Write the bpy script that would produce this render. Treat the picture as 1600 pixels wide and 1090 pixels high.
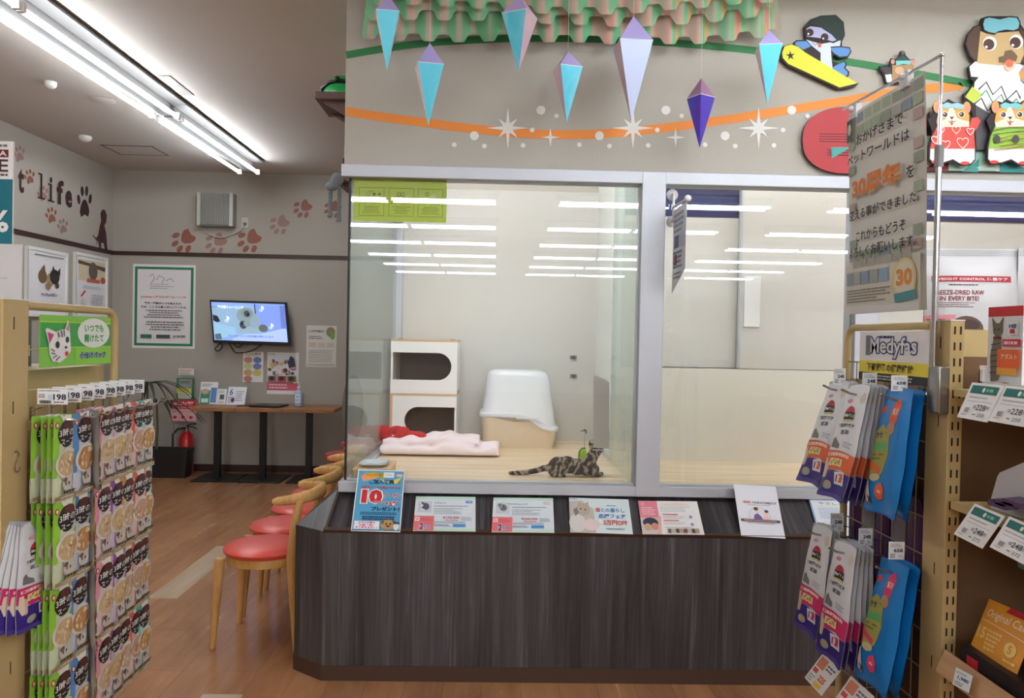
import bpy, bmesh, math, random
from mathutils import Vector, Matrix, Euler, geometry
R = math.radians
V = Vector
S = bpy.context.scene
for o in list(bpy.data.objects):
    bpy.data.objects.remove(o)

# ------------------------------------------------------------------ camera, world, exposure
CAM = V((0, 0, 1.5))
ROT = (Matrix.Rotation(R(-1.25), 4, 'Z') @ Matrix.Rotation(R(90 - .86), 4, 'X') @ Matrix.Rotation(R(1.15), 4, 'Z'))
cd = bpy.data.cameras.new('camera'); cd.sensor_width = 36; cd.lens = 27; cd.clip_start = .05
cam = bpy.data.objects.new('camera', cd); S.collection.objects.link(cam)
cam.matrix_world = Matrix.Translation(CAM) @ ROT
S.camera = cam
w = bpy.data.worlds.new('world'); S.world = w; w.use_nodes = True
w.node_tree.nodes['Background'].inputs[0].default_value = (.9, .95, 1, 1)
w.node_tree.nodes['Background'].inputs[1].default_value = .08
S.view_settings.view_transform = 'Standard'; S.view_settings.look = 'None'
S.view_settings.gamma = 1; S.view_settings.use_curve_mapping = False
S.view_settings.exposure = 1.2
S.cycles.use_denoising = True
S.cycles.max_bounces = 8; S.cycles.transparent_max_bounces = 16
S.cycles.caustics_reflective = False; S.cycles.caustics_refractive = False
S.cycles.sample_clamp_indirect = 6
TUBE = 20.0       # brightness of the ceiling tubes
CASETUBE = 38.0    # brightness of the tubes inside the display case

def ray(x, y): return (ROT.to_3x3() @ V(((x - 800) / 1200, -(y - 545) / 1200, -1))).normalized()
def onP(x, y, p0, n):
    d = ray(x, y); return CAM + d * ((V(p0) - CAM).dot(V(n)) / d.dot(V(n)))
def onY(x, y, Y): return onP(x, y, (0, Y, 0), (0, 1, 0))
def onX(x, y, X): return onP(x, y, (X, 0, 0), (1, 0, 0))
def onZ(x, y, Z): return onP(x, y, (0, 0, Z), (0, 0, 1))

# ------------------------------------------------------------------ materials
def lin(c):
    if isinstance(c, str):
        c = tuple(int(c[i:i + 2], 16) for i in (0, 2, 4))
    return tuple(((v / 255) / 12.92 if v / 255 <= .04045 else ((v / 255 + .055) / 1.055) ** 2.4) for v in c[:3]) + (1,)
_mc = {}
def M(c, rough=.55, metal=0, name=None, emit=0, var=0, bump=0, scale=40, alpha=1, trans=0, coat=0):
    key = (str(c), rough, metal, name, emit, var, bump, scale, alpha, trans, coat)
    if key in _mc: return _mc[key]
    m = bpy.data.materials.new(name or 'paint_' + (c if isinstance(c, str) else '%02x%02x%02x' % tuple(int(v) for v in c)))
    m.use_nodes = True; nt = m.node_tree; b = nt.nodes['Principled BSDF']
    b.inputs['Base Color'].default_value = lin(c); b.inputs['Roughness'].default_value = rough
    b.inputs['Metallic'].default_value = metal
    if coat: b.inputs['Coat Weight'].default_value = coat; b.inputs['Coat Roughness'].default_value = .05
    if emit: b.inputs['Emission Color'].default_value = lin(c); b.inputs['Emission Strength'].default_value = emit
    if alpha < 1: b.inputs['Alpha'].default_value = alpha
    if trans: b.inputs['Transmission Weight'].default_value = trans; b.inputs['IOR'].default_value = 1.4
    if var or bump:
        tc = nt.nodes.new('ShaderNodeTexCoord'); no = nt.nodes.new('ShaderNodeTexNoise')
        no.inputs['Scale'].default_value = scale; no.inputs['Detail'].default_value = 4
        nt.links.new(tc.outputs['Object'], no.inputs['Vector'])
        if var:
            mx = nt.nodes.new('ShaderNodeMix'); mx.data_type = 'RGBA'
            l = lin(c)
            mx.inputs[6].default_value = tuple(v * (1 - var) for v in l[:3]) + (1,)
            mx.inputs[7].default_value = tuple(min(1, v * (1 + var)) for v in l[:3]) + (1,)
            nt.links.new(no.outputs[0], mx.inputs[0]); nt.links.new(mx.outputs[2], b.inputs['Base Color'])
        if bump:
            bp = nt.nodes.new('ShaderNodeBump'); bp.inputs['Strength'].default_value = bump; bp.inputs['Distance'].default_value = .01
            nt.links.new(no.outputs[0], bp.inputs['Height']); nt.links.new(bp.outputs[0], b.inputs['Normal'])
    _mc[key] = m
    return m

def nodemat(name):
    m = bpy.data.materials.new(name); m.use_nodes = True
    nt = m.node_tree
    return m, nt, nt.nodes['Principled BSDF']
def N(nt, t, **kw):
    n = nt.nodes.new(t)
    for k, v in kw.items(): setattr(n, k, v)
    return n
def ramp(nt, stops, fac, interp='LINEAR'):
    r = N(nt, 'ShaderNodeValToRGB'); cr = r.color_ramp; cr.interpolation = interp
    while len(cr.elements) < len(stops): cr.elements.new(.5)
    for e, (p, c) in zip(cr.elements, stops): e.position = p; e.color = lin(c)
    nt.links.new(fac, r.inputs[0]); return r.outputs[0]
def mapping(nt, scale, kind='Object', rot=(0, 0, 0)):
    tc = N(nt, 'ShaderNodeTexCoord'); mp = N(nt, 'ShaderNodeMapping')
    mp.inputs['Scale'].default_value = scale; mp.inputs['Rotation'].default_value = rot
    nt.links.new(tc.outputs[kind], mp.inputs['Vector']); return mp.outputs[0]
def noise(nt, vec, scale=1, detail=5, rough=.55, dist=0):
    n = N(nt, 'ShaderNodeTexNoise'); n.inputs['Scale'].default_value = scale; n.inputs['Detail'].default_value = detail
    n.inputs['Roughness'].default_value = rough; n.inputs['Distortion'].default_value = dist
    nt.links.new(vec, n.inputs['Vector']); return n.outputs[0]
def mixc(nt, a, b, f, blend='MIX'):
    mx = N(nt, 'ShaderNodeMix', data_type='RGBA', blend_type=blend)
    for i, s in ((6, a), (7, b), (0, f)):
        if hasattr(s, 'is_linked') or hasattr(s, 'links'): nt.links.new(s, mx.inputs[i])
        else: mx.inputs[i].default_value = s
    return mx.outputs[2]

def m_glass(tint=(0.93, 0.97, 0.955), refl=1.5):
    m = bpy.data.materials.new('clear_glass'); m.use_nodes = True; nt = m.node_tree; nt.nodes.clear()
    out = N(nt, 'ShaderNodeOutputMaterial'); mix = N(nt, 'ShaderNodeMixShader')
    tr = N(nt, 'ShaderNodeBsdfTransparent'); gl = N(nt, 'ShaderNodeBsdfGlossy'); fr = N(nt, 'ShaderNodeFresnel')
    tr.inputs[0].default_value = tint + (1,); gl.inputs['Roughness'].default_value = 0.0; fr.inputs[0].default_value = refl
    nt.links.new(fr.outputs[0], mix.inputs[0]); nt.links.new(tr.outputs[0], mix.inputs[1]); nt.links.new(gl.outputs[0], mix.inputs[2])
    nt.links.new(mix.outputs[0], out.inputs[0]); return m
GLASS = m_glass((.985, .99, .987), 1.5)
CLEAR = m_glass((.98, .985, .985), 1.4)

def m_planks():
    m, nt, b = nodemat('wood_plank_floor')
    v = mapping(nt, (1, 1, 1), rot=(0, 0, R(90)))
    br = N(nt, 'ShaderNodeTexBrick'); br.offset = .37; br.squash = 1
    for k, x in (('Scale', 1), ('Mortar Size', .0012), ('Brick Width', 1.25), ('Row Height', .165), ('Bias', 0), ('Mortar Smooth', .1)): br.inputs[k].default_value = x
    br.inputs['Color1'].default_value = lin((186, 132, 90)); br.inputs['Color2'].default_value = lin((148, 100, 68)); br.inputs['Mortar'].default_value = lin((90, 62, 44))
    nt.links.new(v, br.inputs['Vector'])
    v2 = mapping(nt, (14, 1.6, 1)); g = noise(nt, v2, 1, 7, .65, .6)
    v3 = mapping(nt, (3.5, 1.2, 1)); g3 = noise(nt, v3, 1, 5, .6, 1.2)
    c1 = ramp(nt, [(.28, (122, 82, 56)), (.5, (172, 122, 84)), (.72, (212, 164, 120))], g)
    c2 = ramp(nt, [(.32, (132, 90, 62)), (.68, (200, 148, 106))], g3)
    c = mixc(nt, c1, c2, .5); c = mixc(nt, br.outputs['Color'], c, .5)
    nt.links.new(c, b.inputs['Base Color'])
    r = N(nt, 'ShaderNodeMapRange'); r.inputs[3].default_value = .14; r.inputs[4].default_value = .34
    nt.links.new(g, r.inputs[0]); nt.links.new(r.outputs[0], b.inputs['Roughness'])
    return m
def m_wood(name, cols, scale=(2, 30, 30), rough=.45, kind='Object'):
    m, nt, b = nodemat(name); g = noise(nt, mapping(nt, scale, kind), 1, 6, .6, .4)
    nt.links.new(ramp(nt, [(.3, cols[0]), (.5, cols[1]), (.7, cols[2])], g), b.inputs['Base Color']); b.inputs['Roughness'].default_value = rough
    return m
def m_laminate(sy=1):
    m, nt, b = nodemat('charcoal_wood_laminate')
    g = noise(nt, mapping(nt, (26, 26 * sy, .8)), 1, 8, .7, .5); g2 = noise(nt, mapping(nt, (4, 4 * sy, .25)), 1, 4, .6, .8)
    g3 = noise(nt, mapping(nt, (120, 120 * sy, 2.5)), 1, 3, .6)
    a = ramp(nt, [(.32, (28, 24, 26)), (.48, (58, 52, 54)), (.58, (88, 86, 90)), (.7, (150, 150, 154))], g)
    bb = ramp(nt, [(.38, (36, 31, 33)), (.62, (96, 92, 96))], g2)
    c = mixc(nt, a, bb, .5); d = ramp(nt, [(.35, (120, 116, 116)), (.65, (255, 255, 255))], g3)
    c = mixc(nt, c, d, .45, 'MULTIPLY')
    nt.links.new(c, b.inputs['Base Color']); b.inputs['Roughness'].default_value = .42
    return m
def m_translucent(c, t=.5, rough=.3):
    m, nt, b = nodemat('translucent_film_%02x%02x%02x' % tuple(c)); b.inputs['Base Color'].default_value = lin(c); b.inputs['Roughness'].default_value = rough
    tl = N(nt, 'ShaderNodeBsdfTranslucent'); tl.inputs[0].default_value = lin(c); mx = N(nt, 'ShaderNodeMixShader'); mx.inputs[0].default_value = t
    nt.links.new(b.outputs[0], mx.inputs[1]); nt.links.new(tl.outputs[0], mx.inputs[2]); nt.links.new(mx.outputs[0], nt.nodes['Material Output'].inputs[0]); return m
FLOOR = m_planks(); LAM = m_laminate(); LAM2 = m_laminate(.03)
PALEPLANK = m_wood('pale_wood_plank', ((176, 150, 122), (196, 172, 144), (210, 190, 160)), (10, 1.2, 1), .3)
CASEFLOOR = m_wood('pale_oak_boards', ((204, 172, 132), (232, 208, 172), (248, 232, 206)), (1.4, 34, 1), .3)
OAK = m_wood('oak_wood', ((190, 140, 76), (212, 164, 98), (224, 180, 118)), (30, 30, 5), .4)
TABLEWOOD = m_wood('table_oak', ((136, 92, 54), (164, 114, 70), (184, 134, 88)), (3, 30, 30), .4)
SHELFWOOD = m_wood('shelf_edge_wood', ((178, 136, 96), (196, 154, 112), (208, 168, 126)), (40, 5, 40), .5)
WALLP = M((185, 181, 171), .8, name='beige_wallpaper', var=.03, bump=.25, scale=160)
WALLP2 = M((178, 172, 162), .8, name='taupe_wallpaper', var=.03, bump=.25, scale=160)
CEIL = M((206, 198, 192), .9, name='ceiling_board', var=.02, bump=.15, scale=200)
ALU = M((192, 196, 204), .45, .25, name='brushed_aluminium', var=.03, scale=90)
BEIGE = M((200, 176, 124), .42, name='cream_painted_steel', var=.04, scale=60)
STEEL = M((170, 168, 165), .25, .95, name='bright_steel_wire')
CHROME = M((205, 205, 208), .12, 1, name='chrome')
BLACK = M((16, 16, 17), .45, name='black_paint', var=.2)
WHITE = M((236, 236, 234), .5, name='white_paint', var=.02)
PAPER = M((240, 238, 236), .6, name='white_paper')

# ------------------------------------------------------------------ objects
COL = S.collection
def tag(o, label=None, cat=None, group=None, kind=None):
    if label: o['label'] = label
    if cat: o['category'] = cat
    if group: o['group'] = group
    if kind: o['kind'] = kind
    return o
def thing(name, label, cat, loc=(0, 0, 0), group=None, rz=0):
    o = bpy.data.objects.new(name, None); COL.objects.link(o); o.empty_display_size = .05
    o.location = loc; o.rotation_euler = (0, 0, rz)
    return tag(o, label, cat, group)
def link(name, me, parent=None, loc=(0, 0, 0)):
    o = bpy.data.objects.new(name, me); COL.objects.link(o); o.location = loc
    if parent is not None: o.parent = parent
    return o
def wloc(p):
    l = V((0, 0, 0))
    while p is not None: l = l + p.location; p = p.parent
    return l
def copy_tree(o, parent=None):
    c = o.copy(); COL.objects.link(c); c.parent = parent
    for ch in list(o.children): copy_tree(ch, c)
    return c
def relabel(o, label, group=None):
    o['label'] = label
    if group: o['group'] = group
    return o

class MB:
    def __init__(s): s.v = []; s.f = []; s.mi = []; s.m = []; s.T = None; s.cur = 0
    def use(s, m):
        if m not in s.m: s.m.append(m)
        s.cur = s.m.index(m); return s
    def add(s, vs, fs):
        if not s.m: pass
        b = len(s.v)
        for p in vs:
            p = V(p); s.v.append(s.T @ p if s.T is not None else p)
        for f in fs: s.f.append([b + i for i in f]); s.mi.append(s.cur)
        return s
    def box(s, x0, x1, y0, y1, z0, z1):
        return s.add([(x, y, z) for z in (z0, z1) for y in (y0, y1) for x in (x0, x1)],
                     [(0, 2, 3, 1), (4, 5, 7, 6), (0, 1, 5, 4), (2, 6, 7, 3), (0, 4, 6, 2), (1, 3, 7, 5)])
    def obox(s, c, ux, uy, uz, hx, hy, hz):
        c = V(c); P = []
        for k in (-1, 1):
            for j in (-1, 1):
                for i in (-1, 1): P.append(c + V(ux) * hx * i + V(uy) * hy * j + V(uz) * hz * k)
        return s.add(P, [(0, 2, 3, 1), (4, 5, 7, 6), (0, 1, 5, 4), (2, 6, 7, 3), (0, 4, 6, 2), (1, 3, 7, 5)])
    def prism(s, pts, ext):
        n = len(pts); e = V(ext)
        return s.add([V(p) for p in pts] + [V(p) + e for p in pts],
                     [list(range(n))[::-1], list(range(n, 2 * n))] + [(i, (i + 1) % n, n + (i + 1) % n, n + i) for i in range(n)])
    def tube(s, pts, r, n=10, closed=False, flat=None, caps=True):
        pts = [V(p) for p in pts]; L = len(pts)
        rs = r if isinstance(r, (list, tuple)) else [r] * L
        vs = []; prev = None
        for i, p in enumerate(pts):
            if closed: t = pts[(i + 1) % L] - pts[i - 1]
            else: t = pts[min(i + 1, L - 1)] - pts[max(i - 1, 0)]
            t.normalize()
            if prev is None:
                a = V((0, 0, 1)) if abs(t.z) < .9 else V((1, 0, 0))
                u = (a - t * a.dot(t)).normalized()
            else: u = (prev - t * prev.dot(t)).normalized()
            prev = u; w_ = t.cross(u)
            k = flat if flat else 1
            for j in range(n):
                an = 2 * math.pi * j / n
                vs.append(p + (u * math.cos(an) + w_ * math.sin(an) * k) * rs[i])
        fs = []
        for i in range(L if closed else L - 1):
            for j in range(n):
                a = i * n + j; b = i * n + (j + 1) % n; c = ((i + 1) % L) * n + (j + 1) % n; d = ((i + 1) % L) * n + j
                fs.append((a, b, c, d))
        if not closed and caps: fs += [list(range(n))[::-1], [(L - 1) * n + j for j in range(n)]]
        return s.add(vs, fs)
    def cyl(s, p0, p1, r0, r1=None, n=16): return s.tube([p0, p1], [r0, r0 if r1 is None else r1], n)
    def lathe(s, prof, n=24, c=(0, 0, 0), ax=(1, 1)):
        c = V(c); vs = []
        for r, z in prof:
            for j in range(n):
                a = 2 * math.pi * j / n; vs.append(c + V((math.cos(a) * r * ax[0], math.sin(a) * r * ax[1], z)))
        L = len(prof)
        fs = [(i * n + j, i * n + (j + 1) % n, (i + 1) * n + (j + 1) % n, (i + 1) * n + j) for i in range(L - 1) for j in range(n)]
        fs += [list(range(n))[::-1], [(L - 1) * n + j for j in range(n)]]
        return s.add(vs, fs)
    def ball(s, c, r, n=14, mat=None):
        r = (r, r, r) if not isinstance(r, (tuple, list)) else r
        c = V(c); vs = []; h = n // 2
        for i in range(h + 1):
            t = math.pi * i / h
            for j in range(n):
                a = 2 * math.pi * j / n
                p = V((math.sin(t) * math.cos(a) * r[0], math.sin(t) * math.sin(a) * r[1], math.cos(t) * r[2]))
                if mat is not None: p = mat @ p
                vs.append(c + p)
        return s.add(vs, [(i * n + j, (i + 1) * n + j, (i + 1) * n + (j + 1) % n, i * n + (j + 1) % n) for i in range(h) for j in range(n)])
    def grid(s, fn, nu, nv):
        vs = [fn(i / nu, j / nv) for j in range(nv + 1) for i in range(nu + 1)]
        return s.add(vs, [(j * (nu + 1) + i, j * (nu + 1) + i + 1, (j + 1) * (nu + 1) + i + 1, (j + 1) * (nu + 1) + i) for j in range(nv) for i in range(nu)])
    def mesh(s, name, org=V((0, 0, 0)), smooth=True, weld=True):
        me = bpy.data.meshes.new(name)
        me.from_pydata([tuple(p - org) for p in s.v], [], s.f)
        for m in s.m: me.materials.append(m)
        for p, i in zip(me.polygons, s.mi): p.material_index = i
        bm = bmesh.new(); bm.from_mesh(me)
        if weld: bmesh.ops.remove_doubles(bm, verts=bm.verts, dist=1e-5)
        bmesh.ops.recalc_face_normals(bm, faces=bm.faces)
        bm.to_mesh(me); bm.free()
        if smooth:
            for p in me.polygons: p.use_smooth = True
            me.set_sharp_from_angle(angle=R(38))
        return me
    def build(s, name, parent=None, org=None, bevel=0, seg=2, smooth=True, mods=None, sub=0):
        if parent is not None: loc = V((0, 0, 0)); o_ = wloc(parent)
        else:
            if org is None:
                xs = [p.x for p in s.v]; ys = [p.y for p in s.v]
                org = V(((min(xs) + max(xs)) / 2, (min(ys) + max(ys)) / 2, min(p.z for p in s.v)))
            loc = V(org); o_ = V(org)
        if not s.m: s.m.append(WHITE)
        ob = link(name, s.mesh(name, o_, smooth), parent, loc)
        if bevel:
            b = ob.modifiers.new('edge', 'BEVEL'); b.width = bevel; b.segments = seg; b.limit_method = 'ANGLE'; b.angle_limit = R(40)
        if sub:
            b = ob.modifiers.new('round', 'SUBSURF'); b.levels = sub; b.render_levels = sub
        return ob
def mb(m): return MB().use(m)
def blob(name, b, voxel=.006, smooth=6, parent=None, mat=None, org=None):
    """one continuous skin grown over overlapping lumps"""
    o = b.build(name, parent, org)
    r = o.modifiers.new('skin', 'REMESH'); r.mode = 'VOXEL'; r.voxel_size = voxel; r.use_smooth_shade = True
    sm = o.modifiers.new('soft', 'SMOOTH'); sm.factor = .6; sm.iterations = smooth
    me = bpy.data.meshes.new_from_object(o.evaluated_get(bpy.context.evaluated_depsgraph_get()))
    o.modifiers.clear(); o.data = me
    for p in me.polygons: p.use_smooth = True; p.material_index = 0
    me.materials.clear(); me.materials.append(mat)
    return o

# ------------------------------------------------------------------ printed sheets (posters, tags, packs, cut-out boards)
_tc = {}
def tgeo(s, off=0.0):
    k = (s, off)
    if k in _tc: return _tc[k]
    c = bpy.data.curves.new('t', 'FONT'); c.body = s; c.offset = off; c.resolution_u = 2
    o = bpy.data.objects.new('t', c); COL.objects.link(o); bpy.context.view_layer.update()
    me = bpy.data.meshes.new_from_object(o.evaluated_get(bpy.context.evaluated_depsgraph_get()))
    vs = [(v.co.x, v.co.y) for v in me.vertices]; fs = [list(p.vertices) for p in me.polygons]
    bpy.data.meshes.remove(me); bpy.data.objects.remove(o); bpy.data.curves.remove(c)
    _tc[k] = (vs, fs); return _tc[k]

class Sheet:
    def __init__(s, W, H): s.W = W; s.H = H; s.items = []; s.layer = 0; s.rng = random.Random(W * 7 + H)
    def _add(s, vs, fs, c, up=1):
        s.layer += up
        s.items.append((vs, fs, s.layer, c if not isinstance(c, (str, tuple)) else M(c, .5))); return s
    def rect(s, x0, y0, x1, y1, c): return s._add([(x0, y0), (x1, y0), (x1, y1), (x0, y1)], [(0, 1, 2, 3)], c)
    def poly(s, pts, c): return s._add(list(pts), [tuple(range(len(pts)))], c)
    def ell(s, cx, cy, rx, ry, c, n=20, rot=0, a0=0, a1=360):
        full = abs(a1 - a0) >= 360
        pts = []
        for i in range(n if full else n + 1):
            a = R(a0 + (a1 - a0) * i / n); x = rx * math.cos(a); y = ry * math.sin(a)
            pts.append((cx + x * math.cos(rot) - y * math.sin(rot), cy + x * math.sin(rot) + y * math.cos(rot)))
        return s.poly(pts, c)
    def line(s, pts, wd, c, closed=False):
        pts = [V((p[0], p[1])) for p in pts]; L = len(pts); vs = []; fs = []
        for i, p in enumerate(pts):
            a = pts[i - 1] if (i or closed) else p; b = pts[(i + 1) % L] if (i < L - 1 or closed) else p
            t = (b - a).normalized() if (b - a).length > 1e-9 else V((1, 0)); nn = V((-t.y, t.x)) * wd / 2
            vs += [tuple(p + nn), tuple(p - nn)]
        for i in range(L if closed else L - 1):
            j = (i + 1) % L; fs.append((2 * i, 2 * i + 1, 2 * j + 1, 2 * j))
        return s._add(vs, fs, c)
    def frame(s, x0, y0, x1, y1, wd, c): return s.line([(x0, y0), (x1, y0), (x1, y1), (x0, y1)], wd, c, True)
    def text(s, t, cx, cy, h, c, w=None, bold=0.015, anchor='c', halo=None, hw=.04, rot=0):
        vs, fs = tgeo(t, bold)
        if not vs: return s
        x0 = min(v[0] for v in vs); x1 = max(v[0] for v in vs); y0 = min(v[1] for v in vs); y1 = max(v[1] for v in vs)
        sy = h / max(y1 - y0, 1e-6); sx = (w / (x1 - x0)) if w else sy
        mx = (x0 + x1) / 2 if anchor == 'c' else (x0 if anchor == 'l' else x1); my = (y0 + y1) / 2
        cr, sr = math.cos(rot), math.sin(rot)
        def put(q):
            x = (q[0] - mx) * sx; y = -(q[1] - my) * sy
            return (cx + x * cr - y * sr, cy + x * sr + y * cr)
        if halo:
            hv, hf = tgeo(t, bold + hw); s._add([put(q) for q in hv], hf, halo)
        return s._add([put(q) for q in vs], fs, c)
    def fine(s, x0, y0, x1, y1, rows, c, fill=.55, gap=.3, center=False):
        """rows of unreadable fine print"""
        rh = (y1 - y0) / rows; vs = []; fs = []
        for r_ in range(rows):
            y = y0 + rh * (r_ + .5); hh = rh * fill / 2
            xe = x1 - (x1 - x0) * s.rng.random() * gap; x = x0
            if center: d = (x1 - xe) / 2; x = x0 + d; xe = x1 - d
            while x < xe:
                wd = min(rh * (.35 + s.rng.random() * 1.1), xe - x)
                b = len(vs); vs += [(x, y - hh), (x + wd, y - hh), (x + wd, y + hh), (x, y + hh)]; fs.append((b, b + 1, b + 2, b + 3)); x += wd + rh * .22
        return s._add(vs, fs, c)
    def build(s, name, TL=None, TR=None, BL=None, base=None, thick=.001, parent=None, bend=None, grid=(8, 12), eps=.0003, fmap=None, n=None, outline=None, back=None, curl=False):
        base = PAPER if base in (None, 'none') else (base if not isinstance(base, (str, tuple)) else M(base, .5))
        if fmap is None:
            TL, TR, BL = V(TL), V(TR), V(BL); U = TR - TL; D = BL - TL; nn = -(U.cross(D)).normalized()
            fm = lambda x, y: TL + U * (x / s.W) + D * (y / s.H)
        else: fm = fmap; nn = V(n)
        bm = bmesh.new(); mats = [base]; lay = {}
        outl = outline or [(0, 0), (s.W, 0), (s.W, s.H), (0, s.H)]
        items = [(outl, [tuple(range(len(outl)))], 0, base)] if base != 'none' and outline != 'none' else []
        if outline == 'none': mats = []
        for vs, fs, L, m in items + s.items:
            if m not in mats: mats.append(m)
            mi = mats.index(m)
            bv = [bm.verts.new((x, y, L)) for x, y in vs]
            for f in fs:
                try: fc = bm.faces.new([bv[i] for i in f])
                except ValueError: continue
                fc.material_index = mi
        bm.normal_update()
        if any(len(f.verts) > 4 for f in bm.faces):
            bmesh.ops.triangulate(bm, faces=[f for f in bm.faces if len(f.verts) > 4])
        if bend:
            for i in range(1, grid[0]):
                bmesh.ops.bisect_plane(bm, geom=bm.verts[:] + bm.edges[:] + bm.faces[:], plane_co=(s.W * i / grid[0], 0, 0), plane_no=(1, 0, 0), dist=1e-6)
            for i in range(1, grid[1]):
                bmesh.ops.bisect_plane(bm, geom=bm.verts[:] + bm.edges[:] + bm.faces[:], plane_co=(0, s.H * i / grid[1], 0), plane_no=(0, 1, 0), dist=1e-6)
        V_ = []; F_ = []; MI = []
        idx = {}
        for i, v in enumerate(bm.verts):
            x, y, L = v.co
            z = L * eps + (bend(min(max(x / s.W, 0), 1), min(max(y / s.H, 0), 1)) if bend else 0)
            V_.append(fm(x, y) + nn * z); idx[v] = i
        for f in bm.faces:
            F_.append([idx[v] for v in f.verts]); MI.append(f.material_index)
        bm.free()
        # orient all printed faces towards the viewer side
        for k, f in enumerate(F_):
            a, b_, c_ = V_[f[0]], V_[f[1]], V_[f[2]]
            if (b_ - a).cross(c_ - a).dot(nn) < 0: F_[k] = f[::-1]
        if outline != 'none':
            if back is not None:
                bkm = back if not isinstance(back, (str, tuple)) else M(back, .5)
                mats.append(bkm); bi = len(mats) - 1
            else: bi = 0
            if bend and not curl:
                b0 = len(V_); gu, gv = grid
                for j in range(gv + 1):
                    for i in range(gu + 1):
                        V_.append(fm(s.W * i / gu, s.H * j / gv) - nn * (bend(i / gu, j / gv)))
                for j in range(gv):
                    for i in range(gu):
                        a = b0 + j * (gu + 1) + i; F_.append([a, a + gu + 1, a + gu + 2, a + 1][::-1]); MI.append(bi)
            elif bend:
                b0 = len(V_); gu, gv = grid
                for j in range(gv + 1):
                    for i in range(gu + 1):
                        V_.append(fm(s.W * i / gu, s.H * j / gv) + nn * (bend(i / gu, j / gv) - thick))
                for j in range(gv):
                    for i in range(gu):
                        a = b0 + j * (gu + 1) + i; F_.append([a, a + gu + 1, a + gu + 2, a + 1][::-1]); MI.append(bi)
            else:
                k = len(outl); b0 = len(V_)
                V_ += [fm(x, y) for x, y in outl] + [fm(x, y) - nn * thick for x, y in outl]
                for i in range(k):
                    j = (i + 1) % k; F_.append([b0 + i, b0 + j, b0 + k + j, b0 + k + i]); MI.append(bi)
                if fmap is None or True:
                    tris = geometry.tessellate_polygon([[V((x, y, 0)) for x, y in outl]])
                    for t in tris: F_.append([b0 + k + i for i in t]); MI.append(bi)
        if parent is None:
            xs = [p.x for p in V_]; ys = [p.y for p in V_]
            org = V(((min(xs) + max(xs)) / 2, (min(ys) + max(ys)) / 2, min(p.z for p in V_))); loc = org
        else: org = wloc(parent); loc = V((0, 0, 0))
        me = bpy.data.meshes.new(name); me.from_pydata([tuple(p - org) for p in V_], [], F_)
        for m in mats: me.materials.append(m)
        for p, i in zip(me.polygons, MI): p.material_index = i
        if bend:
            for p in me.polygons: p.use_smooth = True
        return link(name, me, parent, loc)
def corners(a, b):
    """top left and bottom right world points on a vertical plane -> TL, TR, BL"""
    a, b = V(a), V(b); return a, V((b.x, b.y, a.z)), V((a.x, a.y, b.z))
# ------------------------------------------------------------------ room shell
ZC = 3.2; YB = 8.3; XL = -4.1; YW = 3.55
def struct(name, b, **k): return tag(b.build(name, **k), kind='structure')
fl = mb(FLOOR).box(-4.3, 8.2, -14.2, 8.5, -.1, 0)
fl.use(PALEPLANK)
for (xa, ya), (xb, yb), yfar in [((231, 934), (278, 934), 851), ((318, 1084), (392, 1084), 1180)]:
    p, q = onZ(xa, ya, 0), onZ(xb, yb, 0); r_ = onZ(xa, yfar, 0)
    y0, y1 = sorted((p.y, r_.y)); X0 = round(p.x, 2)
    fl.box(X0, X0 + .165, y0, y1, -.002, .0006)
struct('floor', fl, smooth=False)
struct('ceiling', mb(CEIL).box(-4.3, 8.2, -14.2, 8.5, ZC, ZC + .1))
struct('wall_left', mb(WALLP2).box(XL - .12, XL, -14.2, YB + .12, 0, ZC))
struct('wall_back', mb(WALLP2).box(XL, 8.2, YB, YB + .12, 0, ZC))
struct('wall_right', mb(WHITE).box(8, 8.12, -14.2, YB, 0, ZC))
struct('wall_front', mb(M((205, 200, 194), .7)).box(XL, 8, -14.12, -14, 0, ZC))
BROWN = M((62, 36, 30), .5, name='dark_brown_trim')
struct('baseboard_back', mb(BROWN).box(XL, 8, YB - .012, YB, 0, .075))
struct('baseboard_left', mb(BROWN).box(XL, XL + .012, -6, YB - .012, 0, .075))
zr = onY(366, 399, YB).z
struct('trim_back', mb(BROWN).box(XL, 4, YB - .014, YB, zr - .02, zr + .02))
struct('trim_left', mb(BROWN).box(XL, XL + .014, -2, YB - .014, zr - .02, zr + .02))
# upper wall over the display case and the return of it along the aisle
X0W = onY(540, 130, YW).x
uw = mb(WALLP).box(X0W, 8, YW, YW + .1, 2.27, ZC)
uw.box(X0W, X0W + .08, YW + .1, 5.33, 2.27, ZC); uw.box(X0W, 8, 5.25, 5.33, 2.5, ZC)
struct('wall_display_front', uw)
struct('wall_display_rear', mb(M((204, 203, 198), .6, name='case_wall_board', var=.02)).box(-.70, .70, 5.25, 5.33, .80, 2.5))

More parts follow.
